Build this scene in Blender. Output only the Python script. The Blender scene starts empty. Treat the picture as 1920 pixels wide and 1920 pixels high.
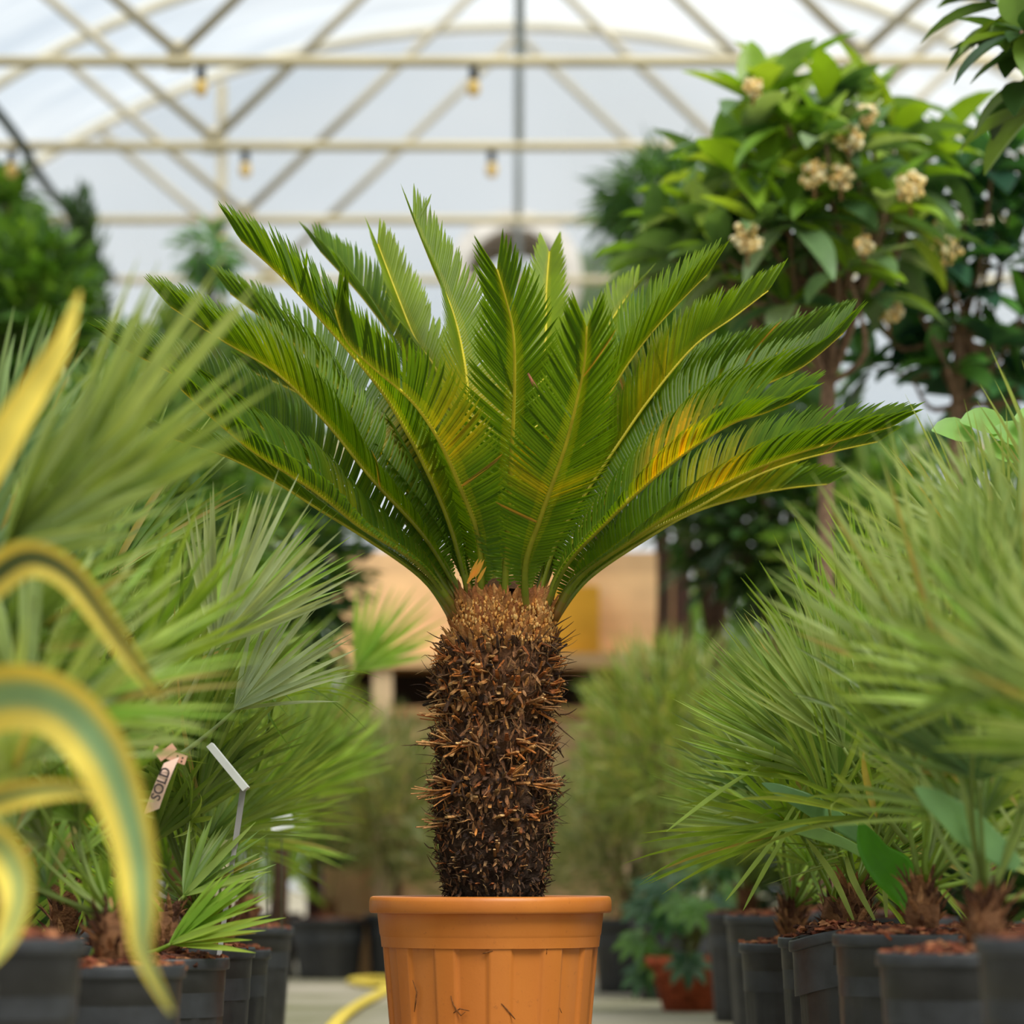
import bpy, math, random
from mathutils import Vector, Matrix, noise
R = math.radians
S = bpy.context.scene
COL = S.collection
V = Vector
F = 6800.0            # focal length in pixels of the 1920 px frame
HY = 1625.0           # picture row of the horizon
EYE = 0.41            # camera height, metres

# ------------------------------------------------------------------ camera
cam = bpy.data.cameras.new('camera')
camo = bpy.data.objects.new('camera', cam); COL.objects.link(camo)
camo.location = (0, 0, EYE); camo.rotation_euler = (R(90), 0, 0)
cam.sensor_fit = 'HORIZONTAL'; cam.sensor_width = 24.0
cam.lens = 24.0 * F / 1920.0
cam.shift_y = (HY - 960.0) / 1920.0
cam.dof.use_dof = True; cam.dof.focus_distance = 5.93; cam.dof.aperture_fstop = 2.4
cam.clip_end = 200
S.camera = camo

# ------------------------------------------------------------------ world, sun, exposure
W = bpy.data.worlds.new('world'); S.world = W; W.use_nodes = True
nt = W.node_tree; nt.nodes.clear()
wo = nt.nodes.new('ShaderNodeOutputWorld'); bg = nt.nodes.new('ShaderNodeBackground')
tc = nt.nodes.new('ShaderNodeTexCoord'); mp = nt.nodes.new('ShaderNodeMapping'); mp.inputs['Scale'].default_value = (1.6, 2.2, 5.0)
nz = nt.nodes.new('ShaderNodeTexNoise'); nz.inputs['Scale'].default_value = 2.2; nz.inputs['Detail'].default_value = 4
rp = nt.nodes.new('ShaderNodeValToRGB')
rp.color_ramp.elements[0].position = .35; rp.color_ramp.elements[0].color = (.72, .81, .90, 1)
rp.color_ramp.elements[1].position = .65; rp.color_ramp.elements[1].color = (.92, .93, .92, 1)
nt.links.new(tc.outputs['Generated'], mp.inputs['Vector']); nt.links.new(mp.outputs['Vector'], nz.inputs['Vector'])
nt.links.new(nz.outputs['Fac'], rp.inputs['Fac']); nt.links.new(rp.outputs['Color'], bg.inputs['Color'])
bg.inputs['Strength'].default_value = 0.84
nt.links.new(bg.outputs['Background'], wo.inputs['Surface'])
sun = bpy.data.lights.new('sun', 'SUN'); sun.energy = 4.2; sun.angle = R(28); sun.color = (1.0, .95, .84)
suno = bpy.data.objects.new('sun', sun); COL.objects.link(suno)
suno.rotation_euler = V((.30, -.55, 1.0)).to_track_quat('Z', 'Y').to_euler()   # high, a little behind the camera, from the right
vs = S.view_settings
vs.view_transform = 'Standard'; vs.look = 'None'; vs.exposure = 0.14; vs.gamma = 1.0; vs.use_curve_mapping = False

# ------------------------------------------------------------------ helpers
def P(px, py, d):
    return V(((px - 960.0) / F * d, d, EYE + (HY - py) / F * d))
def px_of(p):
    return 960 + p.x / p.y * F, HY - (p.z - EYE) / p.y * F
def c8(r, g, b):
    f = lambda u: (u / 255 / 12.92) if u / 255 <= .04045 else ((u / 255 + .055) / 1.055) ** 2.4
    return (f(r), f(g), f(b))
def mixc(a, b, t): return tuple(a[i] + (b[i] - a[i]) * t for i in range(3))
def lerp(a, b, t): return a + (b - a) * t
def interp(tab, t):
    if t <= tab[0][0]: return tab[0][1]
    for (a, x), (b, y) in zip(tab, tab[1:]):
        if t <= b: return x + (y - x) * (t - a) / (b - a)
    return tab[-1][1]

class MB:
    def __init__(s): s.v = []; s.f = []; s.c = []
    def strip(s, rows, cols):
        """rows: list of lists of points (equal length), quads between; one colour per row"""
        b = len(s.v); n = len(rows[0])
        for r in rows: s.v.extend(r)
        for i in range(len(rows) - 1):
            for j in range(n - 1):
                a = b + i * n + j
                s.f.append((a, a + 1, a + n + 1, a + n)); s.c.append(cols[i])
    def tube(s, pts, rads, col, n=6, cap=True):
        b = len(s.v); m = len(pts); prev = None
        for i, p in enumerate(pts):
            t = (pts[min(i + 1, m - 1)] - pts[max(i - 1, 0)]).normalized()
            if prev is None:
                prev = t.orthogonal().normalized()
            else:
                prev = (prev - t * prev.dot(t)); prev = prev.normalized() if prev.length > 1e-6 else t.orthogonal().normalized()
            q = t.cross(prev)
            for k in range(n):
                a = 2 * math.pi * k / n
                s.v.append(p + (prev * math.cos(a) + q * math.sin(a)) * rads[i])
        for i in range(m - 1):
            cc = col[i] if isinstance(col, list) else col
            for k in range(n):
                a = b + i * n + k; a2 = b + i * n + (k + 1) % n
                s.f.append((a, a2, a2 + n, a + n)); s.c.append(cc)
        if cap:
            cc = col[0] if isinstance(col, list) else col
            s.f.append(tuple(b + k for k in reversed(range(n)))); s.c.append(cc)
            cc = col[-1] if isinstance(col, list) else col
            s.f.append(tuple(b + (m - 1) * n + k for k in range(n))); s.c.append(cc)
    def box(s, x0, x1, y0, y1, z0, z1, col=(1, 1, 1), M=None):
        b = len(s.v)
        for z in (z0, z1):
            for y in (y0, y1):
                for x in (x0, x1):
                    p = V((x, y, z)); s.v.append(M @ p if M else p)
        for f in ((0, 2, 3, 1), (4, 5, 7, 6), (0, 1, 5, 4), (2, 6, 7, 3), (0, 4, 6, 2), (1, 3, 7, 5)):
            s.f.append(tuple(b + i for i in f)); s.c.append(col)
    def lathe(s, prof, col, n=48, o=V((0, 0, 0)), rf=None, closed=False):
        """prof: list of (r, z); rf(angle, i) adds to the radius"""
        b = len(s.v); m = len(prof)
        for i, (r, z) in enumerate(prof):
            for k in range(n):
                a = 2 * math.pi * k / n
                rr = r + (rf(a, i) if rf else 0)
                s.v.append(o + V((rr * math.cos(a), rr * math.sin(a), z)))
        for i in range(m - 1):
            for k in range(n):
                a = b + i * n + k; a2 = b + i * n + (k + 1) % n
                s.f.append((a, a2, a2 + n, a + n)); s.c.append(col(i) if callable(col) else col)
    def blob(s, c, r, col, sc=(1, 1, 1), n=7, m=5):
        b = len(s.v)
        for i in range(m + 1):
            th = math.pi * i / m
            for k in range(n):
                a = 2 * math.pi * k / n
                s.v.append(c + V((r * sc[0] * math.sin(th) * math.cos(a), r * sc[1] * math.sin(th) * math.sin(a), r * sc[2] * math.cos(th))))
        for i in range(m):
            for k in range(n):
                a = b + i * n + k; a2 = b + i * n + (k + 1) % n
                s.f.append((a, a + n, a2 + n, a2)); s.c.append(col)
    def build(s, name, mat, parent=None, origin=None, smooth=True):
        o0 = V(origin) if origin is not None else V((0, 0, 0))
        me = bpy.data.meshes.new(name)
        me.from_pydata([tuple(p - o0) for p in s.v], [], s.f)
        ca = me.color_attributes.new('Col', 'FLOAT_COLOR', 'CORNER')
        buf = []
        for p, c in zip(me.polygons, s.c):
            buf.extend((c[0], c[1], c[2], 1.0) * p.loop_total)
        ca.data.foreach_set('color', buf)
        if smooth: me.shade_smooth()
        me.materials.append(mat)
        ob = bpy.data.objects.new(name, me); COL.objects.link(ob)
        if parent is not None: ob.parent = parent
        return ob

def tag(o, label=None, cat=None, group=None, kind=None):
    if label: o['label'] = label
    if cat: o['category'] = cat
    if group: o['group'] = group
    if kind: o['kind'] = kind
    return o
def empty(name, loc):
    o = bpy.data.objects.new(name, None); COL.objects.link(o); o.location = loc; o.empty_display_size = .1
    return o

# ------------------------------------------------------------------ materials
def node_mat(name):
    m = bpy.data.materials.new(name); m.use_nodes = True
    n = m.node_tree; n.nodes.clear()
    out = n.nodes.new('ShaderNodeOutputMaterial')
    return m, n, out
def solid(name, rough=.6, spec=.4, nscale=30, namt=.25, bump=.0, bscale=80, metal=0.0, tint=(1, 1, 1)):
    m, n, out = node_mat(name)
    b = n.nodes.new('ShaderNodeBsdfPrincipled')
    at = n.nodes.new('ShaderNodeAttribute'); at.attribute_name = 'Col'
    tc = n.nodes.new('ShaderNodeTexCoord')
    nz = n.nodes.new('ShaderNodeTexNoise'); nz.inputs['Scale'].default_value = nscale; nz.inputs['Detail'].default_value = 5
    n.links.new(tc.outputs['Object'], nz.inputs['Vector'])
    mr = n.nodes.new('ShaderNodeMapRange'); mr.inputs['From Min'].default_value = .3; mr.inputs['From Max'].default_value = .7
    mr.inputs['To Min'].default_value = 1 - namt; mr.inputs['To Max'].default_value = 1 + namt
    n.links.new(nz.outputs['Fac'], mr.inputs['Value'])
    mx = n.nodes.new('ShaderNodeVectorMath'); mx.operation = 'SCALE'
    n.links.new(at.outputs['Color'], mx.inputs[0]); n.links.new(mr.outputs['Result'], mx.inputs['Scale'])
    n.links.new(mx.outputs['Vector'], b.inputs['Base Color'])
    b.inputs['Roughness'].default_value = rough; b.inputs['Specular IOR Level'].default_value = spec
    b.inputs['Metallic'].default_value = metal
    if bump:
        nb = n.nodes.new('ShaderNodeTexNoise'); nb.inputs['Scale'].default_value = bscale; nb.inputs['Detail'].default_value = 4
        n.links.new(tc.outputs['Object'], nb.inputs['Vector'])
        bp = n.nodes.new('ShaderNodeBump'); bp.inputs['Strength'].default_value = bump; bp.inputs['Distance'].default_value = .01
        n.links.new(nb.outputs['Fac'], bp.inputs['Height']); n.links.new(bp.outputs['Normal'], b.inputs['Normal'])
    n.links.new(b.outputs['BSDF'], out.inputs['Surface'])
    return m
def leafy(name, rough=.4, spec=.4, trans=.4, tcol=(1.25, 1.2, .35), nscale=25, namt=.2):
    m, n, out = node_mat(name)
    b = n.nodes.new('ShaderNodeBsdfPrincipled'); t = n.nodes.new('ShaderNodeBsdfTranslucent'); mix = n.nodes.new('ShaderNodeMixShader')
    at = n.nodes.new('ShaderNodeAttribute'); at.attribute_name = 'Col'
    tc = n.nodes.new('ShaderNodeTexCoord')
    nz = n.nodes.new('ShaderNodeTexNoise'); nz.inputs['Scale'].default_value = nscale; nz.inputs['Detail'].default_value = 3
    n.links.new(tc.outputs['Object'], nz.inputs['Vector'])
    mr = n.nodes.new('ShaderNodeMapRange'); mr.inputs['From Min'].default_value = .3; mr.inputs['From Max'].default_value = .7
    mr.inputs['To Min'].default_value = 1 - namt; mr.inputs['To Max'].default_value = 1 + namt
    n.links.new(nz.outputs['Fac'], mr.inputs['Value'])
    mx = n.nodes.new('ShaderNodeVectorMath'); mx.operation = 'SCALE'
    n.links.new(at.outputs['Color'], mx.inputs[0]); n.links.new(mr.outputs['Result'], mx.inputs['Scale'])
    mt = n.nodes.new('ShaderNodeVectorMath'); mt.operation = 'MULTIPLY'; mt.inputs[1].default_value = tcol
    n.links.new(mx.outputs['Vector'], mt.inputs[0])
    n.links.new(mx.outputs['Vector'], b.inputs['Base Color']); n.links.new(mt.outputs['Vector'], t.inputs['Color'])
    b.inputs['Roughness'].default_value = rough; b.inputs['Specular IOR Level'].default_value = spec
    mix.inputs['Fac'].default_value = trans
    n.links.new(b.outputs['BSDF'], mix.inputs[1]); n.links.new(t.outputs['BSDF'], mix.inputs[2])
    n.links.new(mix.outputs['Shader'], out.inputs['Surface'])
    return m
M_CYC = leafy('cycad_leaf', rough=.42, spec=.35, trans=.50, tcol=(1.9, 1.6, .35), nscale=14, namt=.18)
M_RACH = leafy('cycad_midrib', rough=.45, spec=.35, trans=.12)
M_PALM = leafy('palm_leaf', rough=.42, spec=.4, trans=.42, tcol=(1.45, 1.3, .45), nscale=18, namt=.15)
M_BROAD = leafy('broad_leaf', rough=.35, spec=.45, trans=.35, tcol=(1.6, 1.5, .45), nscale=14, namt=.2)
M_AGAVE = leafy('agave_leaf', rough=.45, spec=.35, trans=.15, nscale=20, namt=.1)
M_BARK = solid('bark', rough=.85, spec=.2, nscale=60, namt=.35, bump=.6, bscale=120)
M_STUB = solid('stalk_fibre', rough=.8, spec=.25, nscale=160, namt=.4, bump=.4, bscale=300)
M_FUZZ = solid('crown_fuzz', rough=.95, spec=.1, nscale=160, namt=.35, bump=.3, bscale=350)
M_MULCH = solid('bark_mulch', rough=.85, spec=.25, nscale=60, namt=.5, bump=.6, bscale=140)
M_BLACK = solid('black_plastic', rough=.48, spec=.45, nscale=26, namt=.35, bump=.08, bscale=60)
M_STEEL = solid('galvanised_steel', rough=.5, spec=.4, nscale=3.0, namt=.18)
M_DARKSTEEL = solid('dark_steel', rough=.6, spec=.3, nscale=6, namt=.2)
M_WOOD = solid('timber', rough=.7, spec=.25, nscale=6, namt=.15)
M_PAPER = solid('paper', rough=.7, spec=.25, nscale=20, namt=.05)
M_FLOWER = leafy('blossom', rough=.6, spec=.2, trans=.3, tcol=(1.1, 1.0, .7), nscale=80, namt=.25)

def mat_pot():
    m, n, out = node_mat('terracotta_plastic')
    b = n.nodes.new('ShaderNodeBsdfPrincipled')
    tc = n.nodes.new('ShaderNodeTexCoord')
    n1 = n.nodes.new('ShaderNodeTexNoise'); n1.inputs['Scale'].default_value = 7; n1.inputs['Detail'].default_value = 6
    n2 = n.nodes.new('ShaderNodeTexNoise'); n2.inputs['Scale'].default_value = 90; n2.inputs['Detail'].default_value = 6; n2.inputs['Roughness'].default_value = .7
    mpn = n.nodes.new('ShaderNodeMapping'); mpn.inputs['Scale'].default_value = (1, 1, .35)
    n.links.new(tc.outputs['Object'], mpn.inputs['Vector'])
    n.links.new(mpn.outputs['Vector'], n1.inputs['Vector']); n.links.new(tc.outputs['Object'], n2.inputs['Vector'])
    r1 = n.nodes.new('ShaderNodeValToRGB')
    r1.color_ramp.elements[0].position = .3; r1.color_ramp.elements[0].color = (*c8(192, 108, 42), 1)
    r1.color_ramp.elements[1].position = .75; r1.color_ramp.elements[1].color = (*c8(214, 130, 54), 1)
    n.links.new(n1.outputs['Fac'], r1.inputs['Fac'])
    r2 = n.nodes.new('ShaderNodeValToRGB')
    r2.color_ramp.elements[0].position = .60; r2.color_ramp.elements[0].color = (0, 0, 0, 1)
    r2.color_ramp.elements[1].position = .78; r2.color_ramp.elements[1].color = (.55, .55, .55, 1)
    n.links.new(n2.outputs['Fac'], r2.inputs['Fac'])
    mx = n.nodes.new('ShaderNodeMix'); mx.data_type = 'RGBA'
    n.links.new(r2.outputs['Color'], mx.inputs['Factor']); n.links.new(r1.outputs['Color'], mx.inputs['A'])
    mx.inputs['B'].default_value = (*c8(150, 82, 44), 1)
    n.links.new(mx.outputs['Result'], b.inputs['Base Color'])
    b.inputs['Roughness'].default_value = .42; b.inputs['Specular IOR Level'].default_value = .4
    bp = n.nodes.new('ShaderNodeBump'); bp.inputs['Strength'].default_value = .12; bp.inputs['Distance'].default_value = .004
    n.links.new(n2.outputs['Fac'], bp.inputs['Height']); n.links.new(bp.outputs['Normal'], b.inputs['Normal'])
    n.links.new(b.outputs['BSDF'], out.inputs['Surface'])
    return m
M_POT = mat_pot()

def mat_film(name, clear=.8):
    m, n, out = node_mat(name)
    tr = n.nodes.new('ShaderNodeBsdfTransparent'); tl = n.nodes.new('ShaderNodeBsdfTranslucent'); mix = n.nodes.new('ShaderNodeMixShader')
    tr.inputs['Color'].default_value = (.95, .98, 1.0, 1); tl.inputs['Color'].default_value = (.9, .92, .93, 1)
    tc = n.nodes.new('ShaderNodeTexCoord'); mp = n.nodes.new('ShaderNodeMapping'); mp.inputs['Scale'].default_value = (.5, 2.2, .5)
    nz = n.nodes.new('ShaderNodeTexNoise'); nz.inputs['Scale'].default_value = 1.3; nz.inputs['Detail'].default_value = 3; nz.inputs['Distortion'].default_value = .8
    n.links.new(tc.outputs['Object'], mp.inputs['Vector']); n.links.new(mp.outputs['Vector'], nz.inputs['Vector'])
    mr = n.nodes.new('ShaderNodeMapRange'); mr.inputs['From Min'].default_value = .35; mr.inputs['From Max'].default_value = .65
    mr.inputs['To Min'].default_value = .08; mr.inputs['To Max'].default_value = .30
    n.links.new(nz.outputs['Fac'], mr.inputs['Value']); n.links.new(mr.outputs['Result'], mix.inputs['Fac'])
    n.links.new(tr.outputs['BSDF'], mix.inputs[1]); n.links.new(tl.outputs['BSDF'], mix.inputs[2])
    n.links.new(mix.outputs['Shader'], out.inputs['Surface'])
    return m
M_FILM = mat_film('roof_film')

def mat_floor():
    m, n, out = node_mat('concrete_path')
    b = n.nodes.new('ShaderNodeBsdfPrincipled'); tc = n.nodes.new('ShaderNodeTexCoord')
    n1 = n.nodes.new('ShaderNodeTexNoise'); n1.inputs['Scale'].default_value = 1.1; n1.inputs['Detail'].default_value = 8
    n2 = n.nodes.new('ShaderNodeTexNoise'); n2.inputs['Scale'].default_value = 40; n2.inputs['Detail'].default_value = 5
    n.links.new(tc.outputs['Object'], n1.inputs['Vector']); n.links.new(tc.outputs['Object'], n2.inputs['Vector'])
    r = n.nodes.new('ShaderNodeValToRGB')
    r.color_ramp.elements[0].position = .35; r.color_ramp.elements[0].color = (*c8(120, 118, 84), 1)
    r.color_ramp.elements[1].position = .6; r.color_ramp.elements[1].color = (*c8(172, 162, 146), 1)
    n.links.new(n1.outputs['Fac'], r.inputs['Fac'])
    mr = n.nodes.new('ShaderNodeMapRange'); mr.inputs['To Min'].default_value = .8; mr.inputs['To Max'].default_value = 1.15
    n.links.new(n2.outputs['Fac'], mr.inputs['Value'])
    mx = n.nodes.new('ShaderNodeVectorMath'); mx.operation = 'SCALE'
    n.links.new(r.outputs['Color'], mx.inputs[0]); n.links.new(mr.outputs['Result'], mx.inputs['Scale'])
    n.links.new(mx.outputs['Vector'], b.inputs['Base Color']); b.inputs['Roughness'].default_value = .85
    n.links.new(b.outputs['BSDF'], out.inputs['Surface'])
    return m
M_FLOOR = mat_floor()

# ------------------------------------------------------------------ structure: ground, tunnel, trusses
mb = MB(); mb.box(-30, 30, -8, 70, -.1, 0)
tag(mb.build('floor', M_FLOOR, smooth=False), 'pale concrete floor running between the rows of pots', kind='structure')
RH, ZC = 4.6, EYE - .3          # hoop radius and centre height
YEND = 18.75
def hoop(a, y, r=RH): return V((r * math.sin(a), y, ZC + r * math.cos(a)))
AMAX = math.acos(-ZC / RH) - .0
AG = R(90)
mb = MB()
rows = []
ys = [-7 + i * (YEND + 7) / 24 for i in range(25)]
for y in ys: rows.append([hoop(lerp(-AG, AG, k / 48), y, RH + .03) for k in range(49)])
mb.strip(rows, [(1, 1, 1)] * 25)
tag(mb.build('ceiling', M_FILM), 'milky plastic film stretched over the arched greenhouse roof', kind='structure')
STEEL = c8(190, 178, 146); STEEL2 = c8(172, 164, 144)
ZCH = EYE + 3.0; ZAP = ZC + RH
XN = 1.27
def truss(y, idx):
    mb = MB()
    hw = math.sqrt(RH ** 2 - (ZCH - ZC) ** 2)
    mb.tube([V((-hw, y, ZCH)), V((hw, y, ZCH))], [.021] * 2, STEEL, 8)
    for sx in (-1, 1):
        a = V((sx * XN + .03, y, ZCH + .03)); 
        mb.tube([a, V((.03, y, ZAP - .05))], [.02, .02], STEEL2, 8)
        b = hoop(sx * R(27.5), y); mb.tube([a, V((b.x, y, b.z))], [.02, .02], STEEL2, 8)
        mb.box(sx * XN + .03 - .045, sx * XN + .03 + .045, y - .012, y + .012, ZCH - .03, ZCH + .075, STEEL)   # gusset
    mb.tube([V((.03, y, ZCH)), V((.03, y, ZAP))], [.018] * 2, c8(160, 168, 174), 8)
    mb.tube([hoop(lerp(-AG, AG, k / 60), y) for k in range(61)], [.028] * 61, c8(214, 208, 190), 8)
    return tag(mb.build('trim_%d' % idx, M_STEEL), 'cream steel roof truss with V shaped braces under the film', kind='structure')
YT = [13.51, 15.10, 16.82, 18.55]
yy = sorted([13.51 - 1.68 * k for k in range(1, 12)] + YT)
for i, y in enumerate(yy): truss(y, i + 1)
nx = len(yy)
mb = MB(); mb.tube([V((-2.03, y, ZCH - .02 - .015 * math.sin(y * 3.7))) for y in [-5 + .5 * k for k in range(48)]], [.022] * 48, c8(62, 74, 74), 8)
tag(mb.build('trim_%d' % (nx + 1), M_DARKSTEEL), 'dark pipe running lengthwise under the roof trusses', kind='structure')
for k, a in enumerate((-62, -40, 40, 62)):
    mb = MB(); mb.tube([hoop(R(a), -6, RH - .03), hoop(R(a), YEND, RH - .03)], [.018] * 2, STEEL2, 6)
    tag(mb.build('trim_%d' % (nx + 2 + k), M_STEEL), 'pale purlin tying the roof hoops together', kind='structure')
# end gable: film above a header with the round fan duct let in, open below
mb = MB()
FC = V(((965 - 960) / F * YEND, YEND, EYE + (HY - 526) / F * YEND)); FR = 90 / F * YEND
N = 64
out_ = []; inn = []
for k in range(N + 1):
    a = 2 * math.pi * k / N; d = V((math.sin(a), 0, math.cos(a)))
    inn.append(FC + d * (FR + .02))
    t = 8.0
    lo, hi = 0, 8.0
    for _ in range(24):
        md = (lo + hi) / 2; q = FC + d * md
        if (q.x ** 2 + (q.z - ZC) ** 2) < RH ** 2 and q.z > ZCH - .30 - .55: lo = md
        else: hi = md
    out_.append(FC + d * lo)
mb.strip([inn, out_], [(1, 1, 1)] * 2)
tag(mb.build('wall_back', M_FILM), 'film gable above the open far end of the greenhouse', kind='structure')
mb = MB()
zb = ZCH - .85
mb.box(-4.3, 4.3, YEND - .04, YEND + .04, zb - .05, zb + .05, STEEL)
for x in (-2.9, -1.5, 1.6, 3.0):
    mb.box(x - .035, x + .035, YEND - .035, YEND + .035, 0, zb, STEEL)
    zt = ZC + math.sqrt(RH ** 2 - x * x); mb.box(x - .02, x + .02, YEND - .03, YEND + .03, zb, zt, STEEL)
tag(mb.build('trim_%d' % (nx + 6), M_STEEL, smooth=False), 'pale frame of the far gable opening', kind='structure')
# duct
mb = MB(); g = c8(196, 188, 180)
def ring(y, r): return [V((FC.x + r * math.cos(2 * math.pi * k / 48), y, FC.z + r * math.sin(2 * math.pi * k / 48))) for k in range(49)]
mb.strip([ring(YEND - .06, FR + .1), ring(YEND - .08, FR + .1), ring(YEND - .10, FR + .01), ring(YEND - .10, FR), ring(YEND + .75, FR)], [g, mixc(g, (1, 1, 1), .2), mixc(g, (1, 1, 1), .15), c8(176, 166, 158), g])
mb.strip([ring(YEND + .75, FR), ring(YEND + .75, FR + .02), ring(YEND - .06, FR + .02)], [g, g, g])
tag(mb.build('ventilation_duct', M_DARKSTEEL, origin=None), 'round grey ventilation duct set high in the far gable', 'duct')
random.seed(2)

# ------------------------------------------------------------------ generic leaf
def add_leaf(mb, base, d, nrm, L, Wd, col, segs=5, droop=.2, fold=.25, prof='ell', tipcol=None, twist=0.0, edge=None):
    """a leaf blade with a fold along its midrib"""
    d = d.normalized(); side = d.cross(nrm)
    side = side.normalized() if side.length > 1e-5 else d.orthogonal().normalized()
    n = side.cross(d).normalized()
    p = base.copy(); rows = []; cols = []; cur = d.copy()
    for i in range(segs + 1):
        u = i / segs
        if prof == 'ell': w = Wd * max(.04, math.sin(math.pi * min(1, u ** .85 * .97 + .02)) ** .8)
        elif prof == 'blade': w = Wd * interp(((0, .35), (.12, .85), (.4, 1), (.75, .62), (1, .03)), u)
        else: w = Wd * interp(((0, .5), (.1, .9), (.5, 1), (.8, .7), (1, .05)), u)
        sd = side
        if twist:
            sd = Matrix.Rotation(twist * u, 3, cur) @ side
        nn = sd.cross(cur).normalized()
        rows.append([p - sd * w * .5 + nn * w * fold, p.copy(), p + sd * w * .5 + nn * w * fold])
        cols.append(mixc(col, tipcol, u) if tipcol else col)
        cur = (cur + V((0, 0, -1)) * droop / segs * (0.4 + 1.2 * u)).normalized()
        side = (side - cur * side.dot(cur)).normalized()
        p = p + cur * (L / segs)
    mb.strip(rows, cols)

def catmull(pts, n):
    out = []
    m = len(pts)
    for i in range(m - 1):
        p0 = pts[max(i - 1, 0)]; p1 = pts[i]; p2 = pts[i + 1]; p3 = pts[min(i + 2, m - 1)]
        for k in range(n):
            t = k / n
            out.append(.5 * ((2 * p1) + (p2 - p0) * t + (2 * p0 - 5 * p1 + 4 * p2 - p3) * t * t + (3 * p1 - p0 - 3 * p2 + p3) * t ** 3))
    out.append(pts[-1]); return out

# ------------------------------------------------------------------ THE CYCAD
D0 = 6.0
CX = (919.5 - 960) / F * D0
ZRIM = EYE + (HY - 1680) / F * D0
cyc = empty('potted_sago_palm', (CX, D0, 0))
tag(cyc, 'large sago palm with shaggy brown trunk in an orange ribbed plastic pot', 'sago palm')
def ribs(a, i):
    u = (math.degrees(a) + 2.0) % 30.0
    t = 1 if 2.0 < u < 13.0 else (u / 2.0 if u <= 2.0 else (1 - (u - 13.0) / 2.0 if u < 15.0 else 0))
    return .0052 * t
OC = V((CX, D0, 0))
mb = MB()
zb_ = EYE + (HY - 1752) / F * D0
prof = [(.135, .0), (.148, .0)] + [(lerp(.150, .1735, k / 8), lerp(.006, zb_ - .012, k / 8)) for k in range(9)]
mb.lathe(prof, (1, 1, 1), 360, OC, rf=lambda a, i: ribs(a, i) if 2 <= i <= 10 else 0)
pz = [(.1735, zb_ - .012), (.1785, zb_ - .010), (.1815, zb_ - .004), (.1835, zb_ + .002), (.1865, ZRIM - .034), (.1868, ZRIM - .028)]
mb.lathe(pz, (1, 1, 1), 120, OC, rf=lambda a, i: 0)
mb.build('pot', M_POT, cyc, origin=OC)
mb = MB()
mb.lathe([(.1862, ZRIM - .0275), (.1985, ZRIM - .0275), (.2006, ZRIM - .024), (.2004, ZRIM - .008), (.1985, ZRIM - .002), (.1945, ZRIM), (.1905, ZRIM - .002), (.188, ZRIM - .010), (.180, zb_ - .02)], (1, 1, 1), 120, OC)
mb.build('rim', M_POT, cyc, origin=OC)
mb = MB()
def disc(mb, o, r, z, amp, sc, col, n=40, m=8, heap=0.0):
    rows = []
    for i in range(m + 1):
        rr = r * i / m
        rows.append([V((o.x + rr * math.cos(2 * math.pi * k / n), o.y + rr * math.sin(2 * math.pi * k / n), z + heap * (1 - (i / m) ** 2) + amp * noise.noise(V((rr * math.cos(2 * math.pi * k / n) * sc, rr * math.sin(2 * math.pi * k / n) * sc, o.x * 9))))) for k in range(n + 1)])
    mb.strip(rows, [col] * (m + 1))
disc(mb, OC, .186, ZRIM - .012, .004, 60, c8(52, 38, 30))
mb.build('soil', M_MULCH, cyc, origin=OC)

# trunk core following the silhouette of the photo
TR = [(1690, 834, 1020), (1640, 822, 1032), (1590, 812, 1038), (1540, 812, 1040), (1470, 808, 1044), (1432, 824, 1030), (1392, 802, 1046), (1350, 822, 1030),
      (1300, 810, 1056), (1250, 816, 1052), (1215, 828, 1050), (1190, 846, 1040), (1160, 850, 1040), (1130, 856, 1036), (1105, 880, 1010)]
def trunk_at(py):
    tab = sorted((a, ((b + c) / 2, (c - b) / 2)) for a, b, c in TR)
    l = interp([(a, x[0]) for a, x in tab], py); h = interp([(a, x[1]) for a, x in tab], py)
    return (l - 960) / F * D0, h / F * D0
mb = MB(); rows = []; cols = []
NN = 96
for i in range(90):
    py = 1692 - i * (1692 - 1105) / 89
    cx, r = trunk_at(py); z = EYE + (HY - py) / F * D0
    row = []
    for k in range(NN + 1):
        a = 2 * math.pi * (k % NN) / NN
        q = V((math.cos(a) * 3, math.sin(a) * 3, z * 22))
        dr = .010 * noise.noise(q * 1.1) + .006 * noise.noise(q * 4) - .006
        rr = max(.01, r * (.96 if py > 1180 else lerp(.5, .92, (py - 1105) / 75)) + dr)
        row.append(V((cx + rr * math.cos(a), D0 + rr * math.sin(a), z)))
    rows.append(row); u = i / 89
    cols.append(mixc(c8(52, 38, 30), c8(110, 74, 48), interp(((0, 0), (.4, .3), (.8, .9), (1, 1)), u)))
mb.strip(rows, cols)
mb.tube([V((trunk_at(1105)[0], D0, EYE + (HY - 1107) / F * D0)), V((trunk_at(1105)[0], D0, EYE + (HY - 1085) / F * D0))], [.045, .02], c8(90, 60, 34), 12)
random.seed(11)
ORG = [c8(206, 128, 62), c8(180, 104, 50), c8(214, 150, 86), c8(160, 92, 50)]
BRN = [c8(122, 84, 58), c8(92, 64, 48), c8(140, 98, 68), c8(74, 52, 42), c8(160, 118, 80)]
DRK = [c8(62, 46, 38), c8(80, 58, 44), c8(50, 38, 34), c8(98, 70, 50)]
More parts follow.
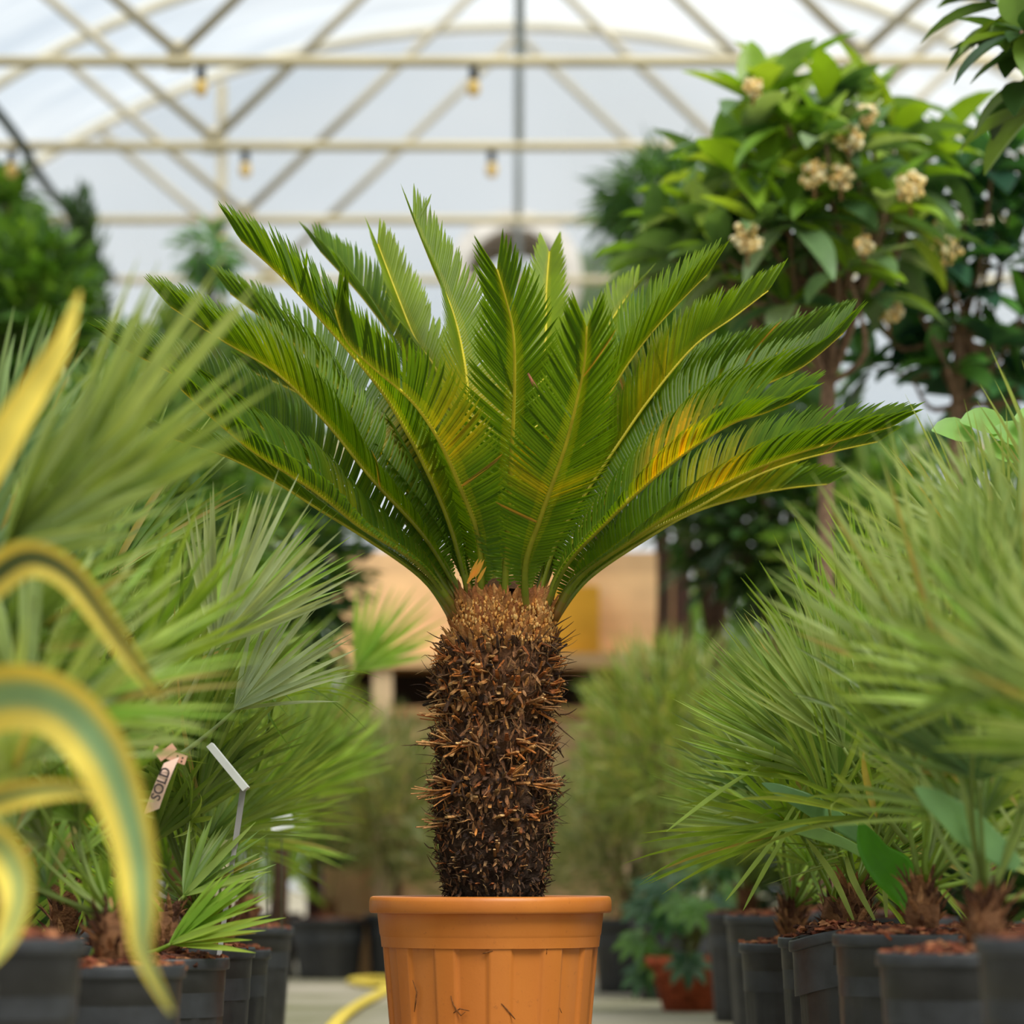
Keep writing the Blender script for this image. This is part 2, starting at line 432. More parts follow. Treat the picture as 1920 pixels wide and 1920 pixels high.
def stub(mb, p, d, L, w, th, col, tip, bend=0.0, segs=3, taper=.6, up=V((0, 0, 1))):
    """a flattened, broken leaf base"""
    side = d.cross(up); side = side.normalized() if side.length > 1e-4 else V((1, 0, 0))
    n = side.cross(d).normalized(); b = len(mb.v); cur = d.copy(); q = p.copy()
    for i in range(segs + 1):
        u = i / segs; ww = w * lerp(1, taper, u) * .5; tt = th * lerp(1, taper, u) * .5
        mb.v.extend([q - side * ww - n * tt * .5, q - n * tt, q + side * ww - n * tt * .5, q + side * ww * .8 + n * tt * .6, q - side * ww * .8 + n * tt * .6])
        cur = (cur + V((0, 0, bend)) / segs).normalized(); q = q + cur * (L / segs)
    for i in range(segs):
        for k in range(5):
            a = b + i * 5 + k; a2 = b + i * 5 + (k + 1) % 5
            mb.f.append((a, a2, a2 + 5, a + 5)); mb.c.append(mixc(col, tip, (i + .5) / segs * .6))
    mb.f.append(tuple(b + segs * 5 + k for k in range(5))); mb.c.append(tip)
def ring_bulge(py):   # rows of longer stubs seen in the photo
    return sum(math.exp(-((py - y0) / s) ** 2) * a for y0, s, a in ((1225, 14, .8), (1262, 10, .5), (1312, 12, .9), (1392, 9, 1.0), (1470, 9, 1.1), (1535, 8, .45)))
for i in range(1500):      # flat leaf bases lying against the trunk
    py = random.uniform(1195, 1686); a = random.uniform(math.pi * .93, math.pi * 2.07)
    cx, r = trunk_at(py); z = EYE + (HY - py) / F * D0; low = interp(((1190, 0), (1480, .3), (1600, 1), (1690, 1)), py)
    rad = V((math.cos(a), math.sin(a), 0)); tang = V((-math.sin(a), math.cos(a), 0))
    p = V((cx, D0, z)) + rad * (r * .955)
    d = (rad * random.uniform(.05, .55) + V((0, 0, random.choice((1, 1, 1, -.6)))) + tang * random.gauss(0, .35)).normalized()
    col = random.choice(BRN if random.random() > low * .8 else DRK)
    if random.random() < .16 * (1 - low): col = random.choice(ORG)
    add_leaf(mb, p, d, rad, random.uniform(.012, .030) * lerp(1, .55, low), random.uniform(.0025, .007), col, 3, droop=random.uniform(-.3, .6), fold=random.uniform(-.4, .3), prof='tri', tipcol=mixc(col, random.choice(ORG), .3))
for i in range(1250):
    py = random.uniform(1190, 1688); a = random.uniform(0, 2 * math.pi)
    if math.sin(a) > .35 and random.random() < .7: continue
    cx, r = trunk_at(py); z = EYE + (HY - py) / F * D0
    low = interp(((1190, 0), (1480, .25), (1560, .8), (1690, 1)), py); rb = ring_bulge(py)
    rad = V((math.cos(a), math.sin(a), 0)); p = V((cx, D0, z)) + rad * (r * .93)
    tang = V((-math.sin(a), math.cos(a), 0))
    upk = random.gauss(.45, .55) if py < 1360 else random.gauss(.15, .6)
    d = (rad + V((0, 0, upk)) + tang * random.gauss(0, .35)).normalized()
    L = lerp(random.uniform(.010, .024), random.uniform(.006, .013), low) + rb * random.uniform(0, .016)
    w = lerp(random.uniform(.004, .014), random.uniform(.004, .009), low)
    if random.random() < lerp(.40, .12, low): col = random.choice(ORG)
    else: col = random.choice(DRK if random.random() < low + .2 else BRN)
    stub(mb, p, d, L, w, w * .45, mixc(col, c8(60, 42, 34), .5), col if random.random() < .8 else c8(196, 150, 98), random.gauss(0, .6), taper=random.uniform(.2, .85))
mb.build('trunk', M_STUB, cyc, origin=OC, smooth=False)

# chunkier cut stalk ends in the rings of the trunk, each a part of its own
random.seed(21)
for i in range(46):
    yr = random.choice((1238, 1262, 1290, 1318, 1340, 1396, 1410, 1468, 1492, 1530)); py = yr + random.gauss(0, 5); a = random.uniform(math.pi * 1.08, math.pi * 1.92)
    cx, r = trunk_at(py); rad = V((math.cos(a), math.sin(a), 0)); tang = V((-math.sin(a), math.cos(a), 0))
    mb = MB(); c = random.choice(ORG)
    d = (rad + V((0, 0, random.gauss(-.1, .5))) + tang * random.gauss(0, .7)).normalized()
    stub(mb, V((cx, D0, EYE + (HY - py) / F * D0)) + rad * (r * .93), d, random.uniform(.014, .028), random.uniform(.008, .014), random.uniform(.004, .007), mixc(c, c8(80, 54, 40), .35), random.choice([c8(222, 176, 118), c, c8(206, 150, 92)]), random.gauss(0, .4), 4, random.uniform(.6, .95))
    mb.build('cut_stalk', M_STUB, cyc, origin=OC, smooth=False)
# broken woody stalks that stand out: (base px, base py, tip px, tip py, width, depth towards camera, light tip)
ST = [(838, 1478, 772, 1492, .0085, .02, 1), (842, 1486, 770, 1478, .008, .05, 1), (850, 1470, 800, 1463, .009, .08, 1), (860, 1478, 795, 1500, .006, .08, 0),
      (835, 1548, 779, 1546, .011, .04, 1), (835, 1540, 786, 1538, .008, .06, 1), (828, 1395, 782, 1398, .011, .05, 1), (850, 1398, 806, 1388, .009, .07, 1),
      (868, 1396, 826, 1410, .009, .08, 0), (900, 1400, 872, 1392, .008, .09, 1), (975, 1392, 1010, 1402, .009, .09, 0), (998, 1388, 1040, 1398, .008, .08, 1),
      (1000, 1466, 1048, 1462, .007, .08, 1), (1010, 1472, 1058, 1474, .007, .06, 1), (990, 1470, 1052, 1480, .008, .07, 0), (950, 1462, 990, 1430, .010, .09, 0),
      (912, 1462, 900, 1432, .009, .10, 0), (966, 1406, 976, 1426, .008, .10, 0), (930, 1606, 932, 1578, .009, .10, 1), (1005, 1530, 1040, 1525, .008, .07, 0),
      (985, 1535, 1012, 1530, .008, .09, 0), (1020, 1310, 1062, 1300, .008, .06, 0), (990, 1318, 1024, 1302, .010, .09, 1), (1000, 1325, 1050, 1332, .007, .08, 1),
      (1010, 1330, 1040, 1344, .008, .08, 0), (1028, 1290, 1060, 1280, .009, .06, 0), (1030, 1255, 1066, 1244, .008, .05, 0), (850, 1320, 812, 1322, .008, .08, 1),
      (842, 1340, 788, 1346, .007, .05, 1), (838, 1350, 780, 1340, .006, .03, 0), (878, 1345, 888, 1320, .008, .10, 0), (905, 1265, 880, 1250, .009, .1, 0),
      (870, 1230, 850, 1215, .007, .1, 0), (846, 1240, 806, 1222, .007, .06, 0), (842, 1230, 800, 1238, .006, .04, 0), (1030, 1232, 1058, 1212, .007, .04, 0),
      (1026, 1240, 1064, 1226, .007, .05, 0), (940, 1310, 950, 1286, .009, .10, 1), (955, 1312, 968, 1290, .010, .10, 0), (868, 1262, 850, 1272, .008, .09, 0)]
for bx, by, tx, ty, w, dy, lt in ST:
    mb = MB()
    cx, r = trunk_at(by)
    X = (bx - 960) / F * D0 - cx; yb = math.sqrt(max(.0004, (r * .93) ** 2 - X * X))
    p = P(bx, by, D0 - yb); q = P(tx, ty, D0 - yb - dy * .25)
    rad = V((X, -yb, 0)).normalized()
    p = p - rad * .01
    d = (q - p); c = random.choice(ORG); tipc = c8(206, 164, 112) if lt else random.choice(ORG)
    for k in range(3):
        off = V((random.uniform(-1, 1), random.uniform(-1, 1), random.uniform(-1, 1))) * w * .35
        stub(mb, p + off, (d + V((random.gauss(0, .1), random.gauss(0, .1), random.gauss(0, .1))) * d.length).normalized(), d.length * random.uniform(.8, 1.05), w * .6, w * .4, mixc(c, c8(60, 40, 30), .3), tipc, random.gauss(0, .15), segs=4, taper=.8)
    mb.build('broken_stalk', M_STUB, cyc, origin=OC, smooth=False)

# loose dry fibres
random.seed(5)
mb = MB()
for i in range(430):
    py = random.uniform(1200, 1660); a = random.uniform(math.pi * .95, math.pi * 2.05) if random.random() < .85 else random.uniform(0, 6.28)
    cx, r = trunk_at(py); z = EYE + (HY - py) / F * D0
    rad = V((math.cos(a), math.sin(a), 0)); tang = V((-math.sin(a), math.cos(a), 0))
    p = V((cx, D0, z)) + rad * r * .95
    edge = abs(math.cos(a))
    d = (rad * random.uniform(.5, 1) + V((0, 0, random.gauss(.35 if py < 1300 else .15, .5))) + tang * random.gauss(0, .7)).normalized()
    L = random.uniform(.015, .042) * (1.15 if edge > .8 else .85) * (.6 if py > 1560 else 1); pts = [p]; cur = d
    bend = V((random.gauss(0, .5), random.gauss(0, .5), random.gauss(-.3, .6)))
    for k in range(5):
        pts.append(pts[-1] + cur * L / 5); cur = (cur + bend * .22).normalized()
    col = random.choice([c8(132, 104, 74), c8(96, 72, 52), c8(70, 52, 42), c8(160, 126, 84), c8(58, 44, 36)])
    mb.tube(pts, [.0009, .0009, .0008, .0007, .0005, .0002], col, 4, cap=False)
# thin spikes on the outline under the crown
for (bx, by, tx, ty) in [(845, 1200, 800, 1184), (850, 1190, 826, 1178), (840, 1215, 796, 1200), (1032, 1180, 1072, 1155), (1030, 1195, 1076, 1165), (1030, 1210, 1080, 1180), (1040, 1225, 1076, 1238),
                         (1045, 1248, 1082, 1240), (1045, 1268, 1104, 1270), (1050, 1340, 1082, 1328), (835, 1310, 770, 1318), (835, 1302, 790, 1300), (820, 1400, 752, 1398), (825, 1355, 782, 1372), (1046, 1262, 1076, 1254),
                         (1040, 1300, 1064, 1312), (1045, 1360, 1078, 1388), (1040, 1500, 1070, 1478), (812, 1590, 795, 1580), (818, 1630, 800, 1602), (1036, 1600, 1052, 1598)]:
    cx, r = trunk_at(by); p = P(bx, by, D0 - .02); q = P(tx, ty, D0 - random.uniform(0, .04)); m_ = (p + q) / 2 + V((0, 0, random.uniform(-.004, .002)))
    mb.tube(catmull([p, m_, q], 3), [.0016, .0016, .0014, .0013, .001, .0008, .0003], c8(92, 66, 46), 4, cap=False)
mb.build('dry_fibres', M_STUB, cyc, origin=OC)['kind'] = 'stuff'

# crown of pointed woolly scales
random.seed(8)
mb = MB()
for i in range(420):
    u = random.random(); py = lerp(1228, 1136, u ** .8); a = random.uniform(0, 2 * math.pi)
    cx, r = trunk_at(py); z = EYE + (HY - py) / F * D0
    rad = V((math.cos(a), math.sin(a), 0)); tang = V((-math.sin(a), math.cos(a), 0))
    p = V((cx, D0, z)) + rad * (r * .9)
    lean = lerp(.55, .18, u)
    d = (rad * random.gauss(lean, .15) + V((0, 0, 1)) + tang * random.gauss(0, .18)).normalized()
    L = random.uniform(.022, .040) * lerp(.9, 1.2, u)
    col = random.choice([c8(210, 144, 78), c8(222, 164, 94), c8(190, 122, 64), c8(228, 176, 108), c8(166, 104, 60)])
    add_leaf(mb, p, d, rad, L, random.uniform(.008, .016), col, 4, droop=random.uniform(-.1, .1), fold=-.25, prof='tri', tipcol=random.choice([c8(166, 104, 66), c8(200, 140, 88)]))
for i in range(110):   # tall papery scales between the stalks
    a = random.uniform(0, 2 * math.pi); py = random.uniform(1140, 1172)
    cx, r = trunk_at(py); z = EYE + (HY - py) / F * D0; rad = V((math.cos(a), math.sin(a), 0))
    add_leaf(mb, V((cx, D0, z)) + rad * (r * random.uniform(.8, 1.0)), rad * random.gauss(.22, .12) + V((0, 0, 1)) + V((-rad.y, rad.x, 0)) * random.gauss(0, .14), rad, random.uniform(.030, .052), random.uniform(.010, .018),
             random.choice([c8(214, 150, 84), c8(196, 128, 72), c8(228, 172, 104)]), 5, droop=random.uniform(-.15, .1), fold=-.3, prof='tri', tipcol=random.choice([c8(170, 104, 70), c8(148, 92, 66)]))
for i in range(1200):   # wool
    py = random.uniform(1128, 1206); a = random.uniform(math.pi, 2 * math.pi)
    cx, r = trunk_at(py); z = EYE + (HY - py) / F * D0
    rad = V((math.cos(a), math.sin(a), 0)); p = V((cx, D0, z)) + rad * (r * random.uniform(.95, 1.04))
    mb.blob(p, random.uniform(.0010, .0030), random.choice([c8(236, 176, 100), c8(226, 156, 82), c8(240, 190, 120)]), (1, 1, random.uniform(1, 2.2)), 5, 3)
mb.build('crown_scales', M_FUZZ, cyc, origin=OC)

# fronds ------------------------------------------------------------
AX = V((trunk_at(1120)[0], D0, 0))
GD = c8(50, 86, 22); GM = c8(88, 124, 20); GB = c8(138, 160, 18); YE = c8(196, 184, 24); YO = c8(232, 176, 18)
def frond(pts, dyt, y0=0.0, lmax=.105, v=50, bright=.3, yel=(), a0=70, a1=24, pw=1.25, curl=.35, seed=0, roll=0.0, sweep=0.0):
    """pts: picture points of the midrib base->tip; dyt: depth of the tip behind (+) or before (-) the trunk axis; y0: depth of the base"""
    rnd = random.Random(seed * 7 + 3)
    lens = [0]
    for a, b in zip(pts, pts[1:]): lens.append(lens[-1] + math.hypot(b[0] - a[0], b[1] - a[1]))
    P3 = [P(x, y, D0 + y0 + (dyt - y0) * (l / lens[-1]) ** pw) for (x, y), l in zip(pts, lens)]
    c = catmull(P3, 12)
    L = [0]
    for a, b in zip(c, c[1:]): L.append(L[-1] + (b - a).length)
    T = L[-1]
    def at(s):
        x = s * T
        for i in range(len(L) - 1):
            if x <= L[i + 1]:
                u = (x - L[i]) / max(1e-9, L[i + 1] - L[i]); return c[i].lerp(c[i + 1], u)
        return c[-1]
    def tan(s): return (at(min(1, s + .02)) - at(max(0, s - .02))).normalized()
    tip = c[-1]; rh = V((tip.x - AX.x, tip.y - AX.y, 0)); rh.normalize()
    def nrm(t):
        # adaxial direction: in the frond's radial plane, turned up and towards the crown axis
        h = V((t.x, t.y, 0)); hr = h.normalized() if h.length > .12 else rh
        hr = (hr + rh * 1.2).normalized()
        n = hr * (-t.z) + V((0, 0, 1)) * max(.05, t.dot(hr))
        n = n - t * n.dot(t); return n.normalized()
    step = .0055; K = int(T * .90 / step)
    mb = MB()
    for k in range(K + 1):
        s = lerp(.10, .995, k / K)
        p = at(s); t = tan(s); n = nrm(t); sd = t.cross(n).normalized()
        lf = interp(((.10, .10), (.18, .42), (.30, .80), (.45, 1.0), (.70, .95), (.88, .84), (1.0, .62)), s)
        ang = R(interp(((.1, a0 + 12), (.35, a0), (.6, lerp(a0, a1, .42)), (.85, lerp(a0, a1, .8)), (1, a1)), s))
        vv = R(v + interp(((0, -26), (.35, -18), (.6, -2), (1, 6)), s)); ck = curl * interp(((0, 2.2), (.45, 1.8), (.8, 1)), s)
        for sg in (-1, 1):
            if rnd.random() < .012: continue
            ll = lmax * 1.13 * lf * rnd.uniform(.94, 1.05)
            aa = ang + rnd.gauss(0, .025)
            if rnd.random() < .01: aa += rnd.gauss(0, .3)
            v2 = vv + R(roll) * (-1 if sd.y * sg < 0 else 1)      # the frond is rolled a little on its midrib
            out = (sd * sg * math.cos(v2) + n * math.sin(v2)).normalized()
            d = t * math.cos(aa) + out * math.sin(aa)
            # blade normal perpendicular to leaflet and roughly across t: blade lies in plane (t,out)
            bn = d.cross(t.cross(d)).normalized() if False else out.cross(t).normalized()
            wd = .0063 * (.75 + .25 * lf)
            yv = 0
            for (s0, s1, amt, side) in yel:
                if s0 <= s <= s1 and (side == 0 or side == sg): yv = max(yv, amt * rnd.uniform(.35, 1.1) * min(1, 3 * min(s - s0, s1 - s) / (s1 - s0)))
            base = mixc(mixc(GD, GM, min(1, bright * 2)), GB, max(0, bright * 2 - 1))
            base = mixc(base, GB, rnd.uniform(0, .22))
            rows = []; cols = []; q = p.copy(); cur = d.copy(); SG = 5
            blad = bn
            for i in range(SG + 1):
                u = i / SG
                w = wd * interp(((0, .45), (.12, 1), (.65, .95), (.9, .6), (1, .08)), u) * .5
                cr = cur.cross(blad).normalized()
                rows.append([q - cr * w - blad * w * .45 * sg, q.copy(), q + cr * w - blad * w * .45 * sg])
                cc = mixc(base, YE, max(0, .16 * (1 - u * 5)))
                if yv > 0: cc = mixc(cc, mixc(YE, YO, min(1, yv * .8)), min(1, yv * .8) * interp(((0, 1), (.4, .8), (.8, .3), (1, .1)), u))
                cols.append(cc)
                q = q + cur * (ll / SG)
                cur = (cur + (-n * ck * .5 + t * (sweep + .25) - V((0, 0, .12 * ck)) + out * -.15 * ck) * (u ** 1.3) * .55).normalized()
            if rnd.random() < .002: cols = [c8(176, 136, 62)] * 6
            mb.strip(rows, cols)
    fo = mb.build('frond', M_CYC, cyc, origin=OC)
    mr_ = MB()
    ss = [i / 40 for i in range(41)]
    pts_ = [at(s) for s in ss]
    rc = [mixc(mixc(c8(150, 104, 50), c8(116, 126, 30), min(1, s * 14)), c8(206, 190, 44), max(0, min(1, s * 2.2 - .2))) for s in ss]
    mr_.tube(pts_, [lerp(.0092, .0015, s ** .42) for s in ss], rc, 6)
    mr_.build('midrib', M_RACH, fo, origin=OC)
    return fo
B = lambda x, y: (x, y)
FR_ = [
 # back row first
 dict(pts=[(921, 1152), (900, 1000), (850, 860), (770, 690), (690, 570), (600, 470)], dyt=.42, y0=.03, bright=.45, v=45),
 dict(pts=[(928, 1152), (905, 1000), (875, 850), (820, 700), (780, 640), (745, 555), (708, 458)], dyt=.30, y0=.03, bright=.85, v=35, lmax=.085, yel=[(.2, .6, .45, 0)]),
 dict(pts=[(928, 1152), (900, 980), (850, 830), (790, 700), (745, 590), (718, 540)], dyt=.50, y0=.04, bright=.9, v=40, lmax=.07, yel=[(.4, .8, .35, 0)]),
 dict(pts=[(967, 1152), (975, 1000), (1005, 800), (1022, 650), (1024, 550), (1030, 472)], dyt=.44, y0=.04, bright=.8, v=18, lmax=.075),
 dict(pts=[(983, 1152), (1020, 960), (1080, 780), (1125, 650), (1160, 580), (1195, 535)], dyt=.50, y0=.04, bright=.8, v=38, lmax=.085),
 dict(pts=[(921, 1152), (940, 1000), (930, 880), (945, 760), (955, 650)], dyt=.52, y0=.05, bright=.7, v=30, lmax=.08),
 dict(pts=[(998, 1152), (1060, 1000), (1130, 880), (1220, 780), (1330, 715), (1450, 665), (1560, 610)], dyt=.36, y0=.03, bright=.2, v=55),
 # left side fan
 dict(pts=[(905, 1157), (830, 1000), (740, 890), (660, 760), (590, 680), (510, 610), (432, 550)], dyt=.30, y0=.02, bright=.35, v=48, yel=[(.3, .55, .6, 0)]),
 dict(pts=[(890, 1157), (800, 1010), (700, 900), (610, 790), (520, 700), (420, 640), (320, 575)], dyt=.02, y0=.0, bright=.5, v=54, roll=16, yel=[(.55, .8, .2, 0)]),
 dict(pts=[(874, 1162), (790, 1040), (690, 960), (600, 880), (490, 800), (380, 730), (225, 650)], dyt=.10, y0=.0, bright=.2, v=50, roll=24, curl=.6),
 dict(pts=[(866, 1162), (790, 1060), (680, 990), (590, 920), (480, 850), (400, 785), (340, 730)], dyt=-.30, y0=-.02, bright=.2, v=45, roll=34, curl=.9, yel=[(.35, .5, .3, 1)]),
 dict(pts=[(859, 1162), (790, 1080), (690, 1010), (600, 955), (520, 905), (430, 858), (350, 832), (290, 808)], dyt=.12, y0=-.01, bright=.35, v=32, lmax=.08, yel=[(.45, .8, .9, 1)]),
 dict(pts=[(890, 1157), (850, 1000), (800, 880), (740, 770), (690, 700), (620, 620), (535, 525), (452, 450)], dyt=-.16, y0=-.03, bright=.4, v=44, roll=24, lmax=.11, curl=.3, yel=[(.22, .42, .35, 0)]),
 dict(pts=[(901, 1162), (900, 1020), (862, 910), (820, 820), (770, 750), (700, 690), (650, 640), (628, 580)], dyt=-.34, y0=-.05, bright=.3, v=36, roll=14, lmax=.112, curl=.25, yel=[(.40, .62, .7, -1)]),
 # centre
 dict(pts=[(921, 1157), (915, 1000), (893, 900), (882, 800), (872, 690), (850, 590), (812, 500), (776, 412)], dyt=.12, y0=.0, bright=.7, v=30, lmax=.10, curl=.15, yel=[(.35, .62, .65, 0)]),
 dict(pts=[(944, 1162), (950, 1020), (956, 900), (962, 800), (965, 700), (962, 620), (948, 560), (932, 505)], dyt=-.30, y0=-.06, bright=.45, v=22, lmax=.098, curl=.2, yel=[(.35, .5, .8, -1)]),
 dict(pts=[(987, 1162), (985, 1060), (1010, 980), (1040, 895), (1062, 830), (1082, 750), (1096, 680), (1100, 612)], dyt=-.42, y0=-.06, bright=.42, v=24, lmax=.098, curl=.2, yel=[(.36, .46, .6, 0)]),
 # right side fan
 dict(pts=[(983, 1157), (1010, 1020), (1060, 900), (1110, 800), (1165, 700), (1220, 625), (1275, 565), (1325, 515)], dyt=.05, y0=.0, bright=.6, v=46, roll=18, lmax=.105, curl=.15),
 dict(pts=[(998, 1157), (1040, 1020), (1100, 920), (1160, 830), (1220, 745), (1300, 650), (1375, 595), (1440, 545)], dyt=.14, y0=.01, bright=.6, v=58, lmax=.095, curl=.2, yel=[(.45, .75, .55, 0)]),
 dict(pts=[(1014, 1157), (1080, 1010), (1180, 890), (1290, 790), (1400, 735), (1500, 690), (1580, 625)], dyt=.14, y0=.0, bright=.35, v=52, roll=16, curl=.5),
 dict(pts=[(1014, 1162), (1060, 1060), (1140, 975), (1215, 905), (1290, 845), (1370, 795), (1430, 775), (1488, 752)], dyt=-.25, y0=-.03, bright=.4, v=40, roll=34, lmax=.108, curl=.5, yel=[(.42, .72, 1.2, 0)]),
 dict(pts=[(1037, 1162), (1080, 1085), (1180, 1015), (1270, 955), (1360, 905), (1450, 865), (1550, 833), (1670, 800)], dyt=-.12, y0=-.02, bright=.35, v=50, roll=26, lmax=.10, curl=.6, yel=[(.42, .62, .95, 0)]),
 dict(pts=[(1037, 1162), (1090, 1080), (1200, 1005), (1300, 955), (1400, 900), (1500, 862), (1645, 828)], dyt=.26, y0=.0, bright=.3, v=55, lmax=.085, curl=.5, yel=[(.5, .8, .5, 0)]),
 dict(pts=[(1037, 1164), (1100, 1085), (1210, 1010), (1300, 960), (1400, 930), (1480, 915), (1550, 908)], dyt=.36, y0=.0, bright=.5, v=58, lmax=.085, curl=.4, yel=[(.55, .85, .5, 0)]),
 # low fillers
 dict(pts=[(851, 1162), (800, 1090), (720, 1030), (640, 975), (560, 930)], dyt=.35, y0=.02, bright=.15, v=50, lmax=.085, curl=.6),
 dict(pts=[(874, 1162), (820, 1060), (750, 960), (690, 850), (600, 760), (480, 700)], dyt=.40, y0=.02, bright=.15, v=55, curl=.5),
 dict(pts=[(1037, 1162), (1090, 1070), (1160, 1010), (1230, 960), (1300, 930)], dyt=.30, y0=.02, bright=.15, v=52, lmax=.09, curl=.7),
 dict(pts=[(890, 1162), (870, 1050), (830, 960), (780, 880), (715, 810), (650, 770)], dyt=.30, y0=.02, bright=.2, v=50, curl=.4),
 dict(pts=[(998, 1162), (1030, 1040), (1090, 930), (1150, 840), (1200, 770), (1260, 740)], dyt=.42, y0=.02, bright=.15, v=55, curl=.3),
]
for i, f in enumerate(FR_): frond(seed=i, **f)
# dry yellow leaflets caught between the stalks, and dirt stuck on the pot
mb = MB()
for k, (x, y) in enumerate([(888, 1072), (894, 1070), (899, 1068), (903, 1078), (884, 1080)]):
    p = P(x - 8, y + 14, D0 - .13); q = P(x + 8, y - 26 + 3 * k, D0 - .13)
    add_leaf(mb, p, q - p, V((0, -1, 0)), (q - p).length, .006, c8(230, 168, 60), 4, .2, .1, 'blade')
mb.build('dry_leaflets', M_CYC, cyc, origin=OC)
for (tx, ty, pts) in [(1, 1, [(990, 700), (1000, 720), (1012, 735)])]:
    mb = MB(); mb.tube([P(x, y, D0 - .3) for x, y in pts], [.0015, .003, .001], c8(140, 86, 60), 5); mb.build('dry_leaflet', M_STUB, cyc, origin=OC)
def on_pot(px, py, e=.0025):
    X = (px - 960) / F * 5.82 - CX; z = EYE + (HY - py) / F * 5.82
    r = interp(((0, .150), (zb_ - .012, .1735)), z) if py > 1755 else .187
    return V((CX + X, D0 - math.sqrt(max(1e-6, (r + e + .003) ** 2 - X * X)), z))
for pts in ([(845, 1868), (850, 1885), (856, 1895), (864, 1905), (872, 1898)], [(850, 1900), (862, 1892), (880, 1896)], [(940, 1882), (950, 1893), (960, 1905), (966, 1912)],
            [(775, 1900), (778, 1880), (780, 1862), (772, 1840)], [(1025, 1790), (1026, 1780)], [(1050, 1892), (1054, 1902)], [(905, 1788), (912, 1786), (924, 1783)]):
    mb = MB(); q = [on_pot(*p) for p in pts]
    mb.tube(q, [.0007] + [.0013] * (len(q) - 2) + [.0006], c8(126, 78, 38), 5)
    mb.build('stuck_root', M_STUB, cyc, origin=OC)

# ------------------------------------------------------------------ black nursery pots and fan palms
def nursery_pot(parent, r, h, seed, warp=0.0, lip=.018):
    mb = MB(); c = c8(42, 42, 43)
    rnd = random.Random(seed); ph = rnd.uniform(0, 30)
    rb = lambda a, i: (.0025 * (1 if (math.degrees(a) + ph) % 30 < 12 else 0)) if 2 <= i <= 6 else 0
    wz = lambda a: -warp * max(0, math.cos(a - math.pi)) ** 3
    prof = [(r * .70, 0), (r * .74, 0)] + [(lerp(r * .745, r * .90, k / 5), lerp(.004, h * .80, k / 5)) for k in range(6)] + [(r * .925, h * .81), (r * .945, h - lip)]
    mb.lathe(prof, c, 72, rf=rb)
    mb.build('pot', M_BLACK, parent)
    mb = MB()
    lp = [(r * .945, h - lip - .001), (r * .99, h - lip), (r, h - lip + .003), (r, h - .003), (r * .985, h), (r * .96, h - .002), (r * .93, h - .03), (r * .90, h - .09)]
    mb.lathe(lp, c8(50, 52, 56), 72)
    if warp:
        for q in mb.v:
            a = math.atan2(q.y, q.x); k = max(0, math.cos(a - math.pi)) ** 2
            q.z -= warp * k; q.x -= warp * .35 * k
    mb.build('rim', M_BLACK, parent)
def mulch(parent, r, h, seed, heap=.012):
    rnd = random.Random(seed); mb = MB(); cs = [c8(124, 66, 44), c8(94, 50, 36), c8(146, 86, 58), c8(70, 42, 32), c8(166, 112, 76)]
    disc(mb, V((0, 0, 0)), r * .93, h - .012, .004, 40, c8(70, 42, 32), 28, 6, heap)
    for i in range(230):
        a = rnd.uniform(0, 6.283); q = r * .92 * math.sqrt(rnd.random())
        M = Matrix.Translation((q * math.cos(a), q * math.sin(a), h - .009 + heap * (1 - (q / r) ** 2) + rnd.uniform(0, .005))) @ Matrix.Rotation(rnd.uniform(0, 6.28), 4, 'Z') @ Matrix.Rotation(rnd.gauss(0, .4), 4, 'X') @ Matrix.Rotation(rnd.gauss(0, .3), 4, 'Y')
        s = rnd.uniform(.004, .013); mb.box(-s, s, -s * .5, s * .5, -.0015, .0025, rnd.choice(cs), M)
    mb.build('bark_mulch', M_MULCH, parent, smooth=False)

PAL = dict(
    green=(c8(98, 134, 50), c8(144, 166, 80)), fresh=(c8(118, 160, 46), c8(158, 186, 76)), deep=(c8(56, 92, 42), c8(98, 128, 60)),
    silver=(c8(156, 172, 128), c8(192, 206, 166)), pale=(c8(136, 162, 92), c8(170, 188, 118)), blue=(c8(100, 136, 92), c8(140, 166, 116)))
def fan_mesh(name, nb, L, pet, spread, wd, pal, seed, droop=.25, fold=.18, join=.3, tipy=.1):
    """fan leaf: the petiole runs along +Y from the origin, blades radiate from its end"""
    rnd = random.Random(seed); mb = MB(); a, b = PAL[pal]
    npt = 8; pts = []
    for i in range(npt + 1):
        u = i / npt; pts.append(V((0, pet * u, -.05 * pet * math.sin(math.pi * u) * 1.0)))
    mb.tube(pts, [lerp(.0050, .0028, i / npt) for i in range(npt + 1)], mixc(a, c8(150, 160, 70), .4), 5)
    hub = pts[-1]
    for k in range(nb):
        u = (k + .5) / nb * 2 - 1
        th = R(spread * .5) * u + rnd.gauss(0, .05)
        ll = L * (1 - .22 * abs(u) ** 1.5) * rnd.uniform(.88, 1.06)
        d = V((math.sin(th), math.cos(th), .10 + fold * abs(u) + rnd.gauss(0, .10)))
        nrm = V((rnd.gauss(0, .25), -.1, 1)).normalized()
        col = mixc(a, b, rnd.random())
        if rnd.random() < .015: col = c8(176, 160, 90)
        add_leaf(mb, hub, d, nrm, ll, wd * rnd.uniform(.85, 1.1), col, 6, droop=droop * rnd.uniform(.3, 1.7), fold=.28, prof='blade', tipcol=mixc(col, c8(170, 160, 80), tipy * rnd.uniform(.5, 2)))
    me_o = mb.build(name, M_PALM)
    me = me_o.data; bpy.data.objects.remove(me_o)
    return me
FAN = {}
sd = 100
